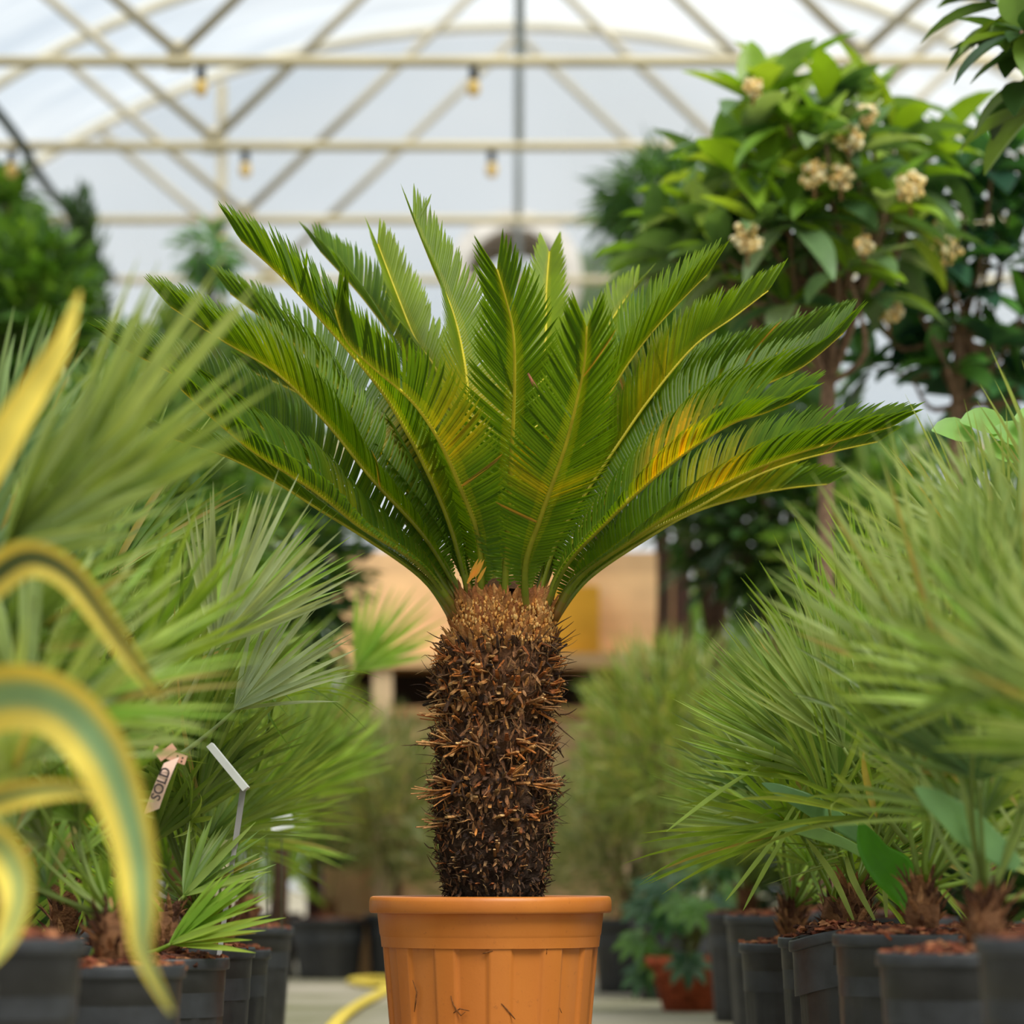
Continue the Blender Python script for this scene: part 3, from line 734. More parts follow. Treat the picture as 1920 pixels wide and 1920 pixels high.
for pal in PAL:
    FAN[pal] = []
    for v_ in range(3):
        sd += 1
        FAN[pal].append(fan_mesh('fan_leaf', 24 + 3 * v_, .33 + .03 * v_, .20 + .05 * v_, [150, 185, 120][v_], .0125, pal, sd, droop=[.25, .4, .1][v_]))
FINE = [fan_mesh('fan_leaf', 26, .34, .22, 160, .0075, p, 300 + i, droop=.4) for i, p in enumerate(('fresh', 'green', 'green'))]

def orient(d, up):
    y = d.normalized(); x = y.cross(up); x = x.normalized() if x.length > 1e-4 else V((1, 0, 0)); z = x.cross(y)
    return Matrix((x, y, z)).transposed().to_4x4()
def put_leaf(root, me, base, d, up, sc=1.0, roll=0.0, name='fan_leaf', kink=0.0):
    o = bpy.data.objects.new(name, me); COL.objects.link(o); o.parent = root
    o.matrix_basis = Matrix.Translation(base - root.location) @ orient(d, up) @ Matrix.Rotation(roll, 4, 'Y') @ Matrix.Scale(sc, 4)
    return o
def hides(base, dr, s):
    """would a fan in this direction cover the sold tag or the label stake?"""
    for t in (.2, .32, .44, .56):
        q = base + dr * t * s
        if q.y < 5.9:
            x, y = px_of(q); m = (.11 if t > .25 else .02) * s / q.y * F
            if 262 - m < x < 480 + m and 1385 - m < y < 1600 + m: return True
    return False
def palm(px, py, d, dia, label, n=14, pal='green', trunk=.07, sc=1.0, lim=None, elev=(12, 80), seed=0, warp=0.0, h=None, name='potted_fan_palm', fine=False, x=None, trunk_px=None, group=None):
    rnd = random.Random(seed * 13 + 1)
    q = P(px, py, d); h = q.z if h is None else h
    root = empty(name, (q.x, d, 0)); tag(root, label, 'palm', group)
    r = dia / 2
    nursery_pot(root, r, h, seed, warp); mulch(root, r, h, seed)
    tx = 0 if trunk_px is None else (trunk_px - px) / F * d
    mb = MB(); c = c8(112, 76, 50)
    mb.tube([V((tx, 0, h - .02)), V((tx, 0, h + trunk * .5)), V((tx, 0, h + trunk))], [.022, .026, .018], c, 10)
    for i in range(60):
        a = rnd.uniform(0, 6.283); z = h + rnd.uniform(-.005, trunk)
        rad = V((math.cos(a), math.sin(a), 0))
        add_leaf(mb, V((tx, 0, z)) + rad * .02, rad * .5 + V((0, 0, 1)) + V((rnd.gauss(0, .3), rnd.gauss(0, .3), 0)), rad, rnd.uniform(.02, .05), .010, rnd.choice([c8(138, 96, 64), c8(104, 70, 48), c8(168, 122, 84), c8(84, 56, 42)]), 3, .1, -.2, 'tri')
    mb.build('trunk', M_BARK, root)
    base = V((q.x + tx, d, h + trunk * .9))
    k = 0; tries = 0
    while k < n and tries < 400:
        tries += 1
        az = rnd.uniform(0, 6.283); el = R(rnd.uniform(*elev)); 
        dr = V((math.cos(az) * math.cos(el), math.sin(az) * math.cos(el), math.sin(el)))
        s = sc * rnd.uniform(.82, 1.1)
        tip = base + dr * .5 * s
        if tip.y < 2.9: continue
        if hides(base, dr, s): continue
        tpx = px_of(tip)[0]
        if lim is not None:
            lo, hi = lim
            bad = any(lo is not None and px_of(base + dr * t * s + V((0, 0, 0)))[0] - .10 * s / (base.y) * F < lo for t in (.3, .45, .6)) if lo is not None else any(px_of(base + dr * t * s)[0] + .10 * s / base.y * F > hi for t in (.3, .45, .6))
            if bad: continue
        me = rnd.choice(FINE if fine else FAN[pal if rnd.random() < .75 else rnd.choice(('green', 'deep', 'fresh'))])
        put_leaf(root, me, base, dr, V((0, 0, 1)) + V((rnd.gauss(0, .25), rnd.gauss(0, .25), 0)), s, rnd.gauss(0, .5))
        k += 1
    return root, base
LR = 'potted palms along the path on the loquat side'; LL = 'potted palms along the path behind the agave'
# right row (loquat side): label, px, rim py, depth, diameter ...
RP = {}
for key, px, py, d, dia, lab, kw in [
    ('R1', 1447, 1716, 8.0, .21, 'fan palm with brown hairy stem in the black pot beside the drooping fatsia', dict(seed=1, lim=(1185, None), pal='fresh', trunk_px=1500, trunk=.09, sc=.95, n=22, fine=True)),
    ('R2', 1485, 1768, 6.8, .20, 'fan palm in the low black pot heaped with reddish bark chips', dict(seed=2, lim=(1235, None), pal='green', n=14, sc=.85, fine=True)),
    ('R3', 1566, 1757, 6.32, .20, 'fan palm in the pot partly covered by the pot with the drooping rim', dict(seed=3, lim=(1275, None), pal='fresh', n=16, sc=.95)),
    ('R4', 1604, 1738, 5.85, .20, 'fan palm in the black pot with a warped drooping rim', dict(seed=4, lim=(1265, None), pal='green', n=14, warp=.022, sc=.95)),
    ('R5', 1690, 1750, 5.25, .20, 'fan palm with upright yellow green stems just past the warped pot', dict(seed=5, lim=(1380, None), pal='fresh', n=12, trunk_px=1730, sc=.85)),
    ('R7', 1790, 1785, 4.6, .20, 'blurred fan palm in the black pot with brown bark on its rim', dict(seed=7, lim=(1455, None), pal='pale', n=13, sc=.9, trunk_px=1850)),
    ('R9', 2010, 1758, 3.9, .21, 'nearest fan palm on the loquat side, cut by the picture edge', dict(seed=9, lim=(1630, None), pal='pale', n=14, sc=.85)),
    ('R0', 1400, 1712, 9.6, .22, 'fan palm in the tall black pot behind the fatsia leaves', dict(seed=10, lim=(1130, None), pal='fresh', n=16, fine=True, sc=1.0)),
    ('Ra', 1560, 1735, 9.2, .24, 'broad fan palm in the second row below the loquat trunk', dict(seed=12, lim=(1150, None), pal='green', n=18, sc=1.15, trunk=.16)),
    ('Rb', 1850, 1740, 6.9, .24, 'tall fan palm in the second row behind the yellow green stems', dict(seed=13, lim=(1500, None), pal='fresh', n=20, sc=1.1, trunk=.22)),
    ('Rc', 2020, 1745, 5.6, .24, 'tall blurred fan palm whose fans reach the frame edge below the rounded leaves', dict(seed=14, lim=(1560, None), pal='pale', n=18, sc=1.0, trunk=.26)),
    ('Rd', 1700, 1720, 8.2, .24, 'darker fan palm standing behind the pot with the warped rim', dict(seed=15, lim=(1330, None), pal='deep', n=18, sc=1.1, trunk=.2)),
]:
    RP[key] = palm(px, py, d, dia, lab, group=LR, **kw)
# left row (agave side)
for key, px, py, d, dia, lab, kw in [
    ('L1', -14, 1758, 4.1, .21, 'blurred fan palm in the black pot behind the agave leaves', dict(seed=21, lim=(None, 330), pal='pale', n=9, sc=.8)),
    ('L2', 210, 1808, 4.9, .20, 'fan palm in the low black pot beneath the drooping agave leaf', dict(seed=22, lim=(None, 420), pal='pale', n=9, sc=.8)),
    ('L3', 308, 1795, 5.55, .20, 'fan palm in the black pot with orange bark chips behind the low agave pot', dict(seed=23, lim=(None, 600), pal='fresh', n=13, sc=.9)),
    ('L4', 370, 1776, 6.25, .20, 'fan palm in the pot that carries the grey label stake', dict(seed=24, lim=(None, 610), pal='green', n=14, sc=.9)),
    ('L5', 415, 1780, 6.95, .19, 'fan palm in the narrow black pot just past the label stake', dict(seed=25, lim=(None, 640), pal='green', n=14, fine=True, sc=.9)),
    ('L6', 462, 1738, 8.0, .21, 'fan palm in the tall greyish black pot next to the wide far pot', dict(seed=26, lim=(None, 700), pal='green', n=16, sc=1.0)),
    ('La', 120, 1770, 6.1, .24, 'tall fan palm in the second row behind the sold tag', dict(seed=27, lim=(None, 480), pal='pale', n=18, trunk=.22, sc=1.05)),
    ('Lb', 260, 1745, 7.4, .24, 'tall fan palm in the second row with fans behind the silver leaf', dict(seed=28, lim=(None, 620), pal='green', n=20, trunk=.25, sc=1.1)),
    ('Lc', -60, 1770, 4.9, .24, 'large blurred fan palm behind the top agave leaf', dict(seed=29, lim=(None, 330), pal='blue', n=16, trunk=.26, sc=1.0)),
    ('Ld', 330, 1720, 9.4, .26, 'far fan palm before the timber stall with arching fans', dict(seed=30, lim=(None, 800), pal='fresh', n=18, trunk=.2, sc=1.15)),
]:
    RP[key] = palm(px, py, d, dia, lab, group=LL, **kw)

# hero fan leaves traced from the photo: palm, base px, aim px, depth, tip depth, palette, variant options
def hero(key, b, t, db, dt, pal, nb=26, spread=120, wd=.012, petf=.35, up=V((0, -1, .4)), droop=.15, seed=1, fold=.1, name='fan_leaf', tipy=.1, ratio=1.0):
    root, cb = RP[key]
    p = P(b[0], b[1], db); q = P(t[0], t[1], dt); L = (q - p).length
    me = fan_mesh(name, nb, L * (1 - petf) * ratio, L * petf, spread, wd, pal, seed, droop=droop, fold=fold, tipy=tipy)
    o = put_leaf(root, me, p, q - p, up, 1.0, 0.0, name)
    return o
hero('L3', (330, 1350), (560, 910), 5.6, 5.5, 'silver', 28, 80, .010, .32, V((.3, -1, .3)), .10, 41)
hero('L3', (300, 1300), (600, 960), 5.7, 5.9, 'fresh', 20, 60, .011, .3, V((.3, -1, .3)), .12, 42)
hero('L2', (150, 1400), (480, 960), 5.0, 4.8, 'fresh', 14, 50, .012, .3, V((.2, -1, .3)), .1, 43)
hero('L4', (330, 1420), (640, 1170), 5.9, 6.0, 'silver', 26, 70, .010, .35, V((.1, -1, .6)), .2, 44)
hero('L2', (20, 1480), (360, 1300), 4.9, 4.9, 'green', 22, 50, .012, .3, V((0, -1, .6)), .1, 45)
hero('L3', (270, 1790), (520, 1690), 5.5, 5.5, 'fresh', 18, 80, .014, .2, V((0, -1, 1)), .1, 46)
hero('L2', (170, 1800), (230, 1600), 5.0, 5.0, 'fresh', 16, 60, .012, .25, V((0, -1, .5)), .1, 47)
hero('L3', (300, 1720), (480, 1560), 5.7, 5.8, 'green', 22, 80, .012, .25, V((0, -1, .5)), .1, 48)
hero('Lc', (-160, 1260), (535, 540), 4.3, 4.0, 'pale', 20, 42, .017, .35, V((0, -1, .2)), .03, 49)
hero('Lc', (-120, 1120), (330, 800), 4.2, 4.0, 'pale', 22, 60, .015, .3, V((0, -1, .3)), .08, 50)
hero('Lc', (-100, 1300), (260, 1080), 4.3, 4.2, 'green', 22, 80, .014, .3, V((0, -1, .3)), .1, 51)
hero('Lc', (-130, 1100), (140, 600), 4.9, 4.9, 'blue', 22, 90, .013, .35, V((0, -1, .2)), .15, 52)
hero('La', (100, 1350), (330, 760), 6.0, 6.2, 'green', 26, 110, .012, .45, V((0, -1, .2)), .3, 53)
hero('Ld', (560, 1380), (800, 1110), 9.2, 9.2, 'fresh', 18, 90, .014, .45, V((0, -1, .4)), .15, 55)
hero('Ld', (520, 1560), (720, 1330), 9.0, 9.0, 'fresh', 20, 80, .012, .4, V((0, -1, .4)), .3, 56)
# drooping fine leaf at 470-640 x 1290-1500
hero('L5', (420, 1560), (520, 1300), 6.6, 6.3, 'fresh', 16, 170, .0055, .93, V((0, -.6, 1)), 2.6, 54, fold=0, ratio=9.0)
hero('R4', (1700, 1560), (1280, 1290), 5.9, 5.9, 'fresh', 30, 62, .009, .35, V((0, -1, .5)), .08, 61)
hero('R4', (1690, 1600), (1330, 1180), 5.9, 5.9, 'green', 28, 60, .009, .35, V((0, -1, .5)), .12, 62)
hero('R5', (1700, 1580), (1400, 1130), 5.7, 5.6, 'pale', 26, 60, .009, .4, V((0, -1, .5)), .1, 63)
hero('R3', (1640, 1640), (1250, 1430), 6.2, 6.4, 'green', 26, 70, .009, .35, V((0, -1, .5)), .1, 64)
hero('R5', (1735, 1640), (1750, 1330), 5.2, 5.2, 'fresh', 26, 150, .012, .6, V((0, -1, .1)), .1, 65)
hero('R5', (1722, 1640), (1650, 1220), 5.2, 5.2, 'green', 26, 90, .011, .5, V((0, -1, .1)), .1, 66)
hero('R7', (1850, 1620), (1600, 1120), 4.7, 4.6, 'green', 24, 70, .012, .4, V((0, -1, .3)), .12, 67)
hero('R9', (2000, 1620), (1900, 1010), 4.2, 4.1, 'pale', 24, 90, .013, .45, V((0, -1, .2)), .15, 68)
hero('Rc', (2000, 1250), (1560, 870), 4.8, 4.7, 'pale', 26, 75, .012, .3, V((0, -1, .3)), .1, 69)
hero('Rc', (1990, 1200), (1780, 790), 4.8, 4.9, 'pale', 26, 110, .012, .3, V((0, -1, .3)), .2, 70)
hero('Rb', (1850, 1450), (1500, 980), 6.6, 6.4, 'fresh', 28, 90, .011, .4, V((0, -1, .4)), .15, 71)
hero('R9', (2050, 1400), (1740, 1200), 4.0, 4.0, 'pale', 14, 40, .013, .3, V((0, -1, .4)), .1, 72)
# broad pleated young blades near the warped pot
def broad_blade(key, pts, d, w, col, lab=None):
    root, cb = RP[key]; mb = MB(); c = catmull([P(x, y, d + dd) for x, y, dd in pts], 6)
    rows = []; n = len(c)
    for i, p in enumerate(c):
        u = i / (n - 1); t = (c[min(i + 1, n - 1)] - c[max(i - 1, 0)]).normalized()
        sdv = t.cross(V((0, -1, .25))).normalized(); nn = sdv.cross(t)
        ww = w * interp(((0, .3), (.2, .7), (.55, 1), (.85, .55), (1, .03)), u)
        rows.append([p + sdv * ww * (k / 8 - .5) + nn * (ww * .10 * (k % 2)) for k in range(9)])
    mb.strip(rows, [col] * n); o = mb.build('young_blade', M_PALM, root, origin=root.location)
    return o
broad_blade('R4', [(1640, 1590, 0), (1600, 1560, -.02), (1540, 1520, -.03), (1480, 1490, -.03), (1428, 1468, -.02)], 5.8, .036, c8(104, 146, 92))
broad_blade('R4', [(1650, 1620, 0), (1580, 1580, 0), (1500, 1555, 0), (1415, 1546, .02)], 5.75, .022, c8(126, 164, 92))
broad_blade('R5', [(1735, 1735, 0), (1715, 1690, 0), (1680, 1640, 0), (1640, 1600, .01), (1612, 1540, .02)], 5.5, .066, c8(78, 146, 26))
broad_blade('R7', [(1910, 1625, 0), (1850, 1580, 0), (1790, 1530, 0), (1715, 1475, 0)], 4.6, .05, c8(120, 164, 108))
for pts in ([(1425, 1435, 0), (1340, 1490, 0), (1248, 1560, 0)], [(1530, 1440, 0), (1460, 1560, 0), (1400, 1640, 0), (1360, 1690, 0)], [(1500, 1520, 0), (1440, 1620, 0), (1393, 1708, 0)]):
    broad_blade('R4', pts, 5.85, .008, c8(150, 176, 78))
for pts in ([(1600, 1725, 0), (1560, 1640, 0), (1510, 1570, 0)], [(1640, 1725, 0), (1600, 1650, 0), (1585, 1600, 0)], [(1662, 1720, 0), (1650, 1600, 0), (1600, 1500, 0)]):
    broad_blade('R4', pts, 5.8, .012, c8(150, 168, 84))

# ------------------------------------------------------------------ variegated agave in the near corner
ag = empty('variegated_agave', (-.66, 3.5, 0)); tag(ag, 'variegated agave with arching green leaves edged in bright yellow', 'agave')
nursery_pot(ag, .16, .30, 77); mulch(ag, .16, .30, 77)
def ribbon(pts, w, depth, under=False, tip=None, dy=0.0, gcol=c8(140, 172, 112), allyel=0.0):
    mb = MB(); c = catmull([P(x, y, depth + dd) for x, y, dd in pts], 8); n = len(c)
    K = [(-.5, 0), (-.40, 1), (-.24, 1), (-.16, 0), (0, 0), (.16, 0), (.24, 1), (.40, 1), (.5, 0)]
    YL = c8(240, 218, 96)
    def ringp(i):
        u = i / (n - 1); p = c[i]; t = (c[min(i + 1, n - 1)] - c[max(i - 1, 0)]).normalized()
        s = t.cross(V((0, -1, 0)))
        s = (s.normalized() * .9 + V((0, .45, 0))).normalized(); s = (s - t * s.dot(t)).normalized(); nn = s.cross(t).normalized()
        ww = w * interp(((0, 1.15), (.5, 1), (.8, .62), (1, .06)), u)
        top = [p + s * ww * a - nn * (.16 * ww * (1 - (2 * a) ** 2)) for a, _ in K]
        bot = [p + s * ww * a - nn * (.16 * ww * (1 - (2 * a) ** 2) + .14 * ww * (1 - (2 * a) ** 4) + .0004) for a, _ in K]
        return top, bot, u
    R_ = [ringp(i) for i in range(n)]
    for sdx in (0, 1):
        for j in range(8):
            isy = (j in (0, 1, 6, 7))
            cl = YL if isy else gcol
            if j in (2, 5): cl = mixc(YL, gcol, .6)
            if allyel: cl = mixc(cl, YL, allyel)
            rows = []; cols = []
            for tp, bt, u in R_:
                rr = (tp, bt)[sdx]; rows.append([rr[j], rr[j + 1]])
                cc = cl
                if tip and u > tip: cc = mixc(cl, c8(122, 78, 52), min(1, (u - tip) / .08))
                cols.append(cc)
            mb.strip(rows, cols)
    return mb.build('leaf', M_AGAVE, ag, origin=ag.location)
ribbon([(-190, 1640, 0), (-150, 1300, 0), (-90, 1010, -.02), (0, 835, -.03), (70, 720, -.03), (118, 640, -.03), (150, 545, -.02)], .036, 3.55, allyel=.85)
ribbon([(-190, 1640, 0), (-150, 1350, 0), (-70, 1150, 0), (0, 1075, -.02), (60, 1048, -.04), (130, 1080, -.05), (200, 1170, -.05), (262, 1260, -.05), (310, 1320, -.04)], .036, 3.5, gcol=c8(60, 84, 52), tip=.93)
ribbon([(-190, 1660, 0), (-130, 1430, 0), (-50, 1330, 0), (40, 1308, -.02), (120, 1335, -.04), (185, 1410, -.06), (225, 1500, -.06), (252, 1600, -.06), (262, 1700, -.06), (268, 1790, -.05), (322, 1900, -.04)], .062, 3.42, gcol=c8(146, 180, 124))
ribbon([(-190, 1680, 0), (-120, 1560, 0), (-30, 1510, 0), (60, 1486, 0), (140, 1482, .02), (190, 1500, .03)], .030, 3.55, allyel=.25, gcol=c8(112, 150, 100))
ribbon([(-190, 1700, 0), (-90, 1600, 0), (-20, 1580, 0), (22, 1630, -.02), (30, 1690, -.03), (10, 1760, -.03), (-15, 1810, -.03)], .042, 3.35, allyel=.2)
ribbon([(-200, 1660, 0), (-260, 1450, 0), (-330, 1330, .05), (-420, 1330, .1)], .05, 3.5)
ribbon([(-200, 1660, 0), (-210, 1400, .15), (-230, 1200, .3), (-220, 1050, .4)], .05, 3.5)

# ------------------------------------------------------------------ sold tag, label stake, white labels
def text_part(txt, size, parent, M, col, extrude=.0002):
    cu = bpy.data.curves.new('lettering', 'FONT'); cu.body = txt; cu.size = size; cu.align_x = 'CENTER'; cu.align_y = 'CENTER'; cu.extrude = extrude; cu.offset = size * .018
    o = bpy.data.objects.new('lettering', cu); COL.objects.link(o); o.parent = parent; o.matrix_basis = M
    m, n, out = node_mat('ink'); b = n.nodes.new('ShaderNodeBsdfPrincipled'); b.inputs['Base Color'].default_value = (*col, 1); b.inputs['Roughness'].default_value = .7
    n.links.new(b.outputs['BSDF'], out.inputs['Surface']); cu.materials.append(m)
    bpy.context.view_layer.update()
    me = bpy.data.meshes.new_from_object(o.evaluated_get(bpy.context.evaluated_depsgraph_get()))
    bpy.data.objects.remove(o)
    if not me.materials: me.materials.append(m)
    o = bpy.data.objects.new('lettering', me); COL.objects.link(o); o.parent = parent; o.matrix_basis = M
    return o
DT = 5.45
tg = empty('sold_tag', P(305, 1465, DT)); tag(tg, 'small pale pink paper tag reading SOLD among the palm blades', 'tag')
mb = MB(); PK = c8(236, 198, 182)
c = catmull([P(322, 1425, DT), P(310, 1452, DT - .006), P(298, 1482, DT - .004), P(284, 1522, DT + .004)], 5); n_ = len(c)
rows = [[p + (V((.93, 0, .38)) * w) for w in (-.0125, 0, .0125)] for p in c]
mb.strip(rows, [PK] * n_)
rows2 = [[p + V((0, .0008, 0)) for p in r] for r in rows]; mb.strip([r[::-1] for r in rows2], [PK] * n_)
mb.build('strip', M_PAPER, tg, origin=tg.location)
mb = MB(); Mx = Matrix.Translation(P(318, 1416, DT + .004)) @ Matrix.Rotation(R(18), 4, 'Y')
mb.box(-.026, .026, -.0006, .0006, -.007, .007, c8(226, 170, 146), Mx); mb.box(-.012, .0, -.002, -.0008, -.016, .014, c8(226, 170, 146), Mx @ Matrix.Rotation(R(35), 4, 'Y'))
for k in (-.010, .012, .020):
    mb.box(k - .0012, k + .0012, -.0012, -.0007, .001, .0034, c8(50, 40, 40), Mx); mb.box(k - .0012, k + .0012, -.0012, -.0007, -.0045, -.002, c8(50, 40, 40), Mx)
mb.build('loop', M_PAPER, tg, origin=tg.location, smooth=False)
ctr = P(302, 1470, DT - .0085)
dirx = (P(313, 1440, DT) - P(290, 1502, DT)).normalized(); dirz = V((0, -1, 0)); diry = dirz.cross(dirx)
Mt = Matrix((dirx, diry, dirz)).transposed().to_4x4(); Mt = Matrix.Translation(ctr - tg.location) @ Mt
text_part('SOLD', .0205, tg, Mt, c8(58, 44, 46))
# stake
DS = 5.75
st = empty('plant_label', P(410, 1800, DS)); tag(st, 'grey plastic plant label with bent head on a thin stake', 'label')
mb = MB(); gc = c8(186, 186, 186)
def slab(mb, a, b, w, dep, col):
    t = (b - a).normalized(); s = t.cross(V((0, 1, 0))).normalized()
    M = Matrix((s, V((0, 1, 0)), t)).transposed().to_4x4(); M = Matrix.Translation(a) @ M
    mb.box(-w / 2, w / 2, -dep / 2, dep / 2, 0, (b - a).length, col, M)
slab(mb, P(394, 1397, DS), P(462, 1480, DS), .0105, .05, c8(206, 206, 204))
mb.build('head', M_PAPER, st, origin=st.location, smooth=False)
mb = MB(); slab(mb, P(456, 1478, DS), P(440, 1590, DS), .009, .006, c8(150, 146, 146)); slab(mb, P(440, 1588, DS), P(408, 1812, DS), .0075, .005, c8(160, 156, 158))
mb.build('stake', M_PAPER, st, origin=st.location, smooth=False)
for i, (x, y, w, h_, r_) in enumerate([(500, 1526, .022, .012, 20), (528, 1542, .046, .028, -12)]):
    mb = MB(); o = P(x, y, 7.3 + .05 * i); M = Matrix.Translation(o) @ Matrix.Rotation(R(r_), 4, 'Y')
    mb.box(-w / 2, w / 2, -.0006, .0006, -h_ / 2, h_ / 2, c8(240, 242, 246), M)
    mb.tube([o + V((0, .002, 0)), V((o.x, o.y, P(0, 1745, 7.3).z))], [.0012] * 2, c8(70, 80, 60), 5)
    tag(mb.build('price_card', M_PAPER, smooth=False), ['smaller white card standing in the palms past the label stake', 'larger white card standing in the palms past the label stake'][i], 'card')

# ------------------------------------------------------------------ hanging bulbs
for x, y, i, lab in [(377, 125, 0, 'bulb under the nearest truss, beside the near V brace'), (888, 125, 0, 'bulb under the nearest truss, close to the centre post'), (460, 280, 1, 'bulb under the second truss, beside the V brace'),
                     (922, 280, 1, 'bulb under the second truss, close to the centre post'), (415, 424, 2, 'bulb under the third truss, beside the V brace'), (22, 228, 1, 'bulb hanging at the dark lengthwise pipe')]:
    d = YT[i]; o = P(x, y, d); k = empty('festoon_bulb', (o.x, d, ZCH - .02)); tag(k, lab, 'bulb', 'bulbs strung along the roof trusses')
    mb = MB(); mb.tube([V((0, 0, .01)), V((0, 0, -.005)), V((0, 0, -.05))], [.010, .017, .017], c8(34, 38, 42), 10); mb.build('socket', M_DARKSTEEL, k)
    mb = MB(); mb.lathe([(.012, -.045), (.022, -.065), (.026, -.085), (.018, -.105), (.001, -.112)], c8(232, 204, 128), 12); mb.build('globe', M_FLOWER, k)

# ------------------------------------------------------------------ loquat trees
def rosette(mb, c, ax, n, L, wd, rnd, cols, young=2):
    ax = ax.normalized(); s = ax.orthogonal().normalized(); q = ax.cross(s)
    for k in range(n):
        a = k * 2.4 + rnd.gauss(0, .3); yg = k < young
        el = rnd.uniform(.9, 1.25) if yg else rnd.uniform(-.35, .75)
        d = (s * math.cos(a) + q * math.sin(a)) * math.cos(el) + ax * math.sin(el)
        col = rnd.choice(cols[1] if yg or rnd.random() < .34 else cols[0])
        nn = ax + V((0, 0, .8))
        add_leaf(mb, c + d * .01, d, nn, L * rnd.uniform(.7, 1.15) * (.75 if yg else 1), wd * rnd.uniform(.8, 1.2), col, 6, droop=rnd.uniform(.2, .9), fold=.22)
def flower(parent, c, r, rnd, org):
    mb = MB(); cs = [c8(250, 236, 186), c8(244, 220, 150), c8(252, 244, 208), c8(232, 200, 132)]
    for i in range(60):
        d = V((rnd.gauss(0, 1), rnd.gauss(0, 1), rnd.gauss(0, 1.1))).normalized() * r * rnd.random() ** .4
        mb.blob(c + d, rnd.uniform(.004, .009), rnd.choice(cs), (1, 1, 1), 6, 4)
    mb.tube([c + V((0, 0, -r * 1.8)), c], [.004, .004], c8(150, 112, 76), 5)
    return mb.build('flower_cluster', M_FLOWER, parent, origin=org)
def tree(name, label, root_px, d, trunk_pts, ros, cols, L, wd, seed, flowers=(), tr=.022, n=9, group=None, young=2):
    rnd = random.Random(seed)
    rt = P(root_px, 1700, d); root = empty(name, (rt.x, d, 0)); tag(root, label, 'tree', group)
    org = root.location
    mb = MB(); c = c8(132, 104, 84)
    tp = [V((rt.x, d, 0))] + [P(x, y, d) for x, y in trunk_pts]
    cc = catmull(tp, 6); mb.tube(cc, [lerp(tr, tr * .7, i / (len(cc) - 1)) for i in range(len(cc))], c, 8)
    top = tp[-1]
    # branches
    fo = MB()
    for (x, y, dd) in ros:
        e = P(x, y, d + dd)
        st_ = tp[-1] if rnd.random() < .6 or len(tp) < 3 else tp[-2]
        mid = st_.lerp(e, .5) + V((rnd.gauss(0, .03), rnd.gauss(0, .03), -.06))
        pts = catmull([st_, mid, e], 4); mb.tube(pts, [lerp(tr * .42, .004, i / (len(pts) - 1)) for i in range(len(pts))], c, 6)
        ax = (e - mid).normalized() + V((0, 0, .6))
        rosette(fo, e, ax, n, L, wd, rnd, cols, young)
    mb.build('trunk', M_BARK, root, origin=org)
    fo.build('foliage', M_BROAD, root, origin=org)
    nursery_pot(root, .17, .30, seed + 200); mulch(root, .17, .30, seed + 200)
    for (x, y, r) in flowers: flower(root, P(x, y, d - .32), r * .78, rnd, org)
    return root
LQ = ([c8(90, 120, 78), c8(106, 136, 92), c8(74, 106, 68), c8(138, 160, 122)], [c8(130, 164, 46), c8(152, 178, 64), c8(110, 148, 50)])
LQ_SHADE = ([c8(50, 88, 68), c8(62, 104, 78), c8(42, 76, 60), c8(80, 120, 90)], [c8(92, 144, 68), c8(66, 112, 64)])  # darker loquat greens, backlit shade painted into the leaf colours
rnd = random.Random(3)
ros = [(1415, 195, 0), (1450, 170, .1), (1400, 270, 0), (1480, 235, -.1), (1440, 330, -.1), (1560, 215, 0), (1640, 200, .1), (1605, 290, -.2), (1680, 260, 0), (1520, 300, .1), (1390, 400, 0), (1320, 400, .1), (1330, 450, 0), (1430, 430, -.2),
       (1500, 400, 0), (1560, 380, -.2), (1630, 390, 0), (1690, 350, 0), (1470, 480, .1), (1400, 500, 0), (1540, 470, -.1), (1620, 470, .2), (1700, 440, .1), (1740, 300, .2), (1560, 330, .3), (1480, 360, .3), (1640, 330, .3), (1370, 350, .3), (1500, 200, .3), (1590, 430, .3), (1450, 540, .2), (1530, 540, .3), (1360, 480, -.1), (1300, 500, .1), (1350, 560, .2), (1420, 580, .1), (1480, 570, -.1), (1620, 560, 0), (1590, 510, -.2), (1290, 440, .2), (1550, 270, -.2), (1480, 420, -.2), (1660, 400, -.2), (1380, 330, -.1), (1250, 480, .2)]
tree('loquat_tree', 'loquat tree with cream blossom clusters and a slim pale trunk', 1553, 9.0, [(1548, 1100), (1553, 720), (1566, 560)], ros, LQ, .235, .072, 5,
     [(1402, 445, .05), (1527, 325, .045), (1577, 332, .04), (1592, 262, .045), (1708, 352, .05), (1412, 165, .03), (1625, 215, .03), (1620, 460, .03)])
ros = [(1760, 380, 0), (1800, 330, 0), (1860, 320, -.1), (1900, 290, 0), (1830, 420, 0), (1890, 400, 0), (1770, 500, -.1), (1700, 540, 0), (1650, 600, 0), (1740, 600, 0), (1810, 560, 0), (1880, 500, 0), (1920, 600, 0), (1700, 680, .1), (1780, 690, 0),
       (1860, 650, 0), (1640, 690, .1), (1930, 380, 0), (1840, 740, .1), (1910, 720, 0), (1750, 440, .2), (1660, 520, .2), (1980, 500, 0), (1990, 650, 0)]
tree('loquat_tree', 'loquat with backlit shade coloured into its darker leaves and one large cream blossom at the frame edge', 1790, 9.5, [(1790, 1000), (1795, 760), (1800, 620)], ros, LQ_SHADE, .21, .070, 6, [(1770, 455, .075), (1668, 582, .04), (1700, 360, .02)])
ros = [(1900, 40, 0), (1925, 90, 0), (1950, 20, .1), (1890, 10, .1), (1935, 150, 0), (1960, 80, -.1), (1990, 40, 0), (1915, 60, -.15), (2020, 110, 0), (1945, 205, .1)]
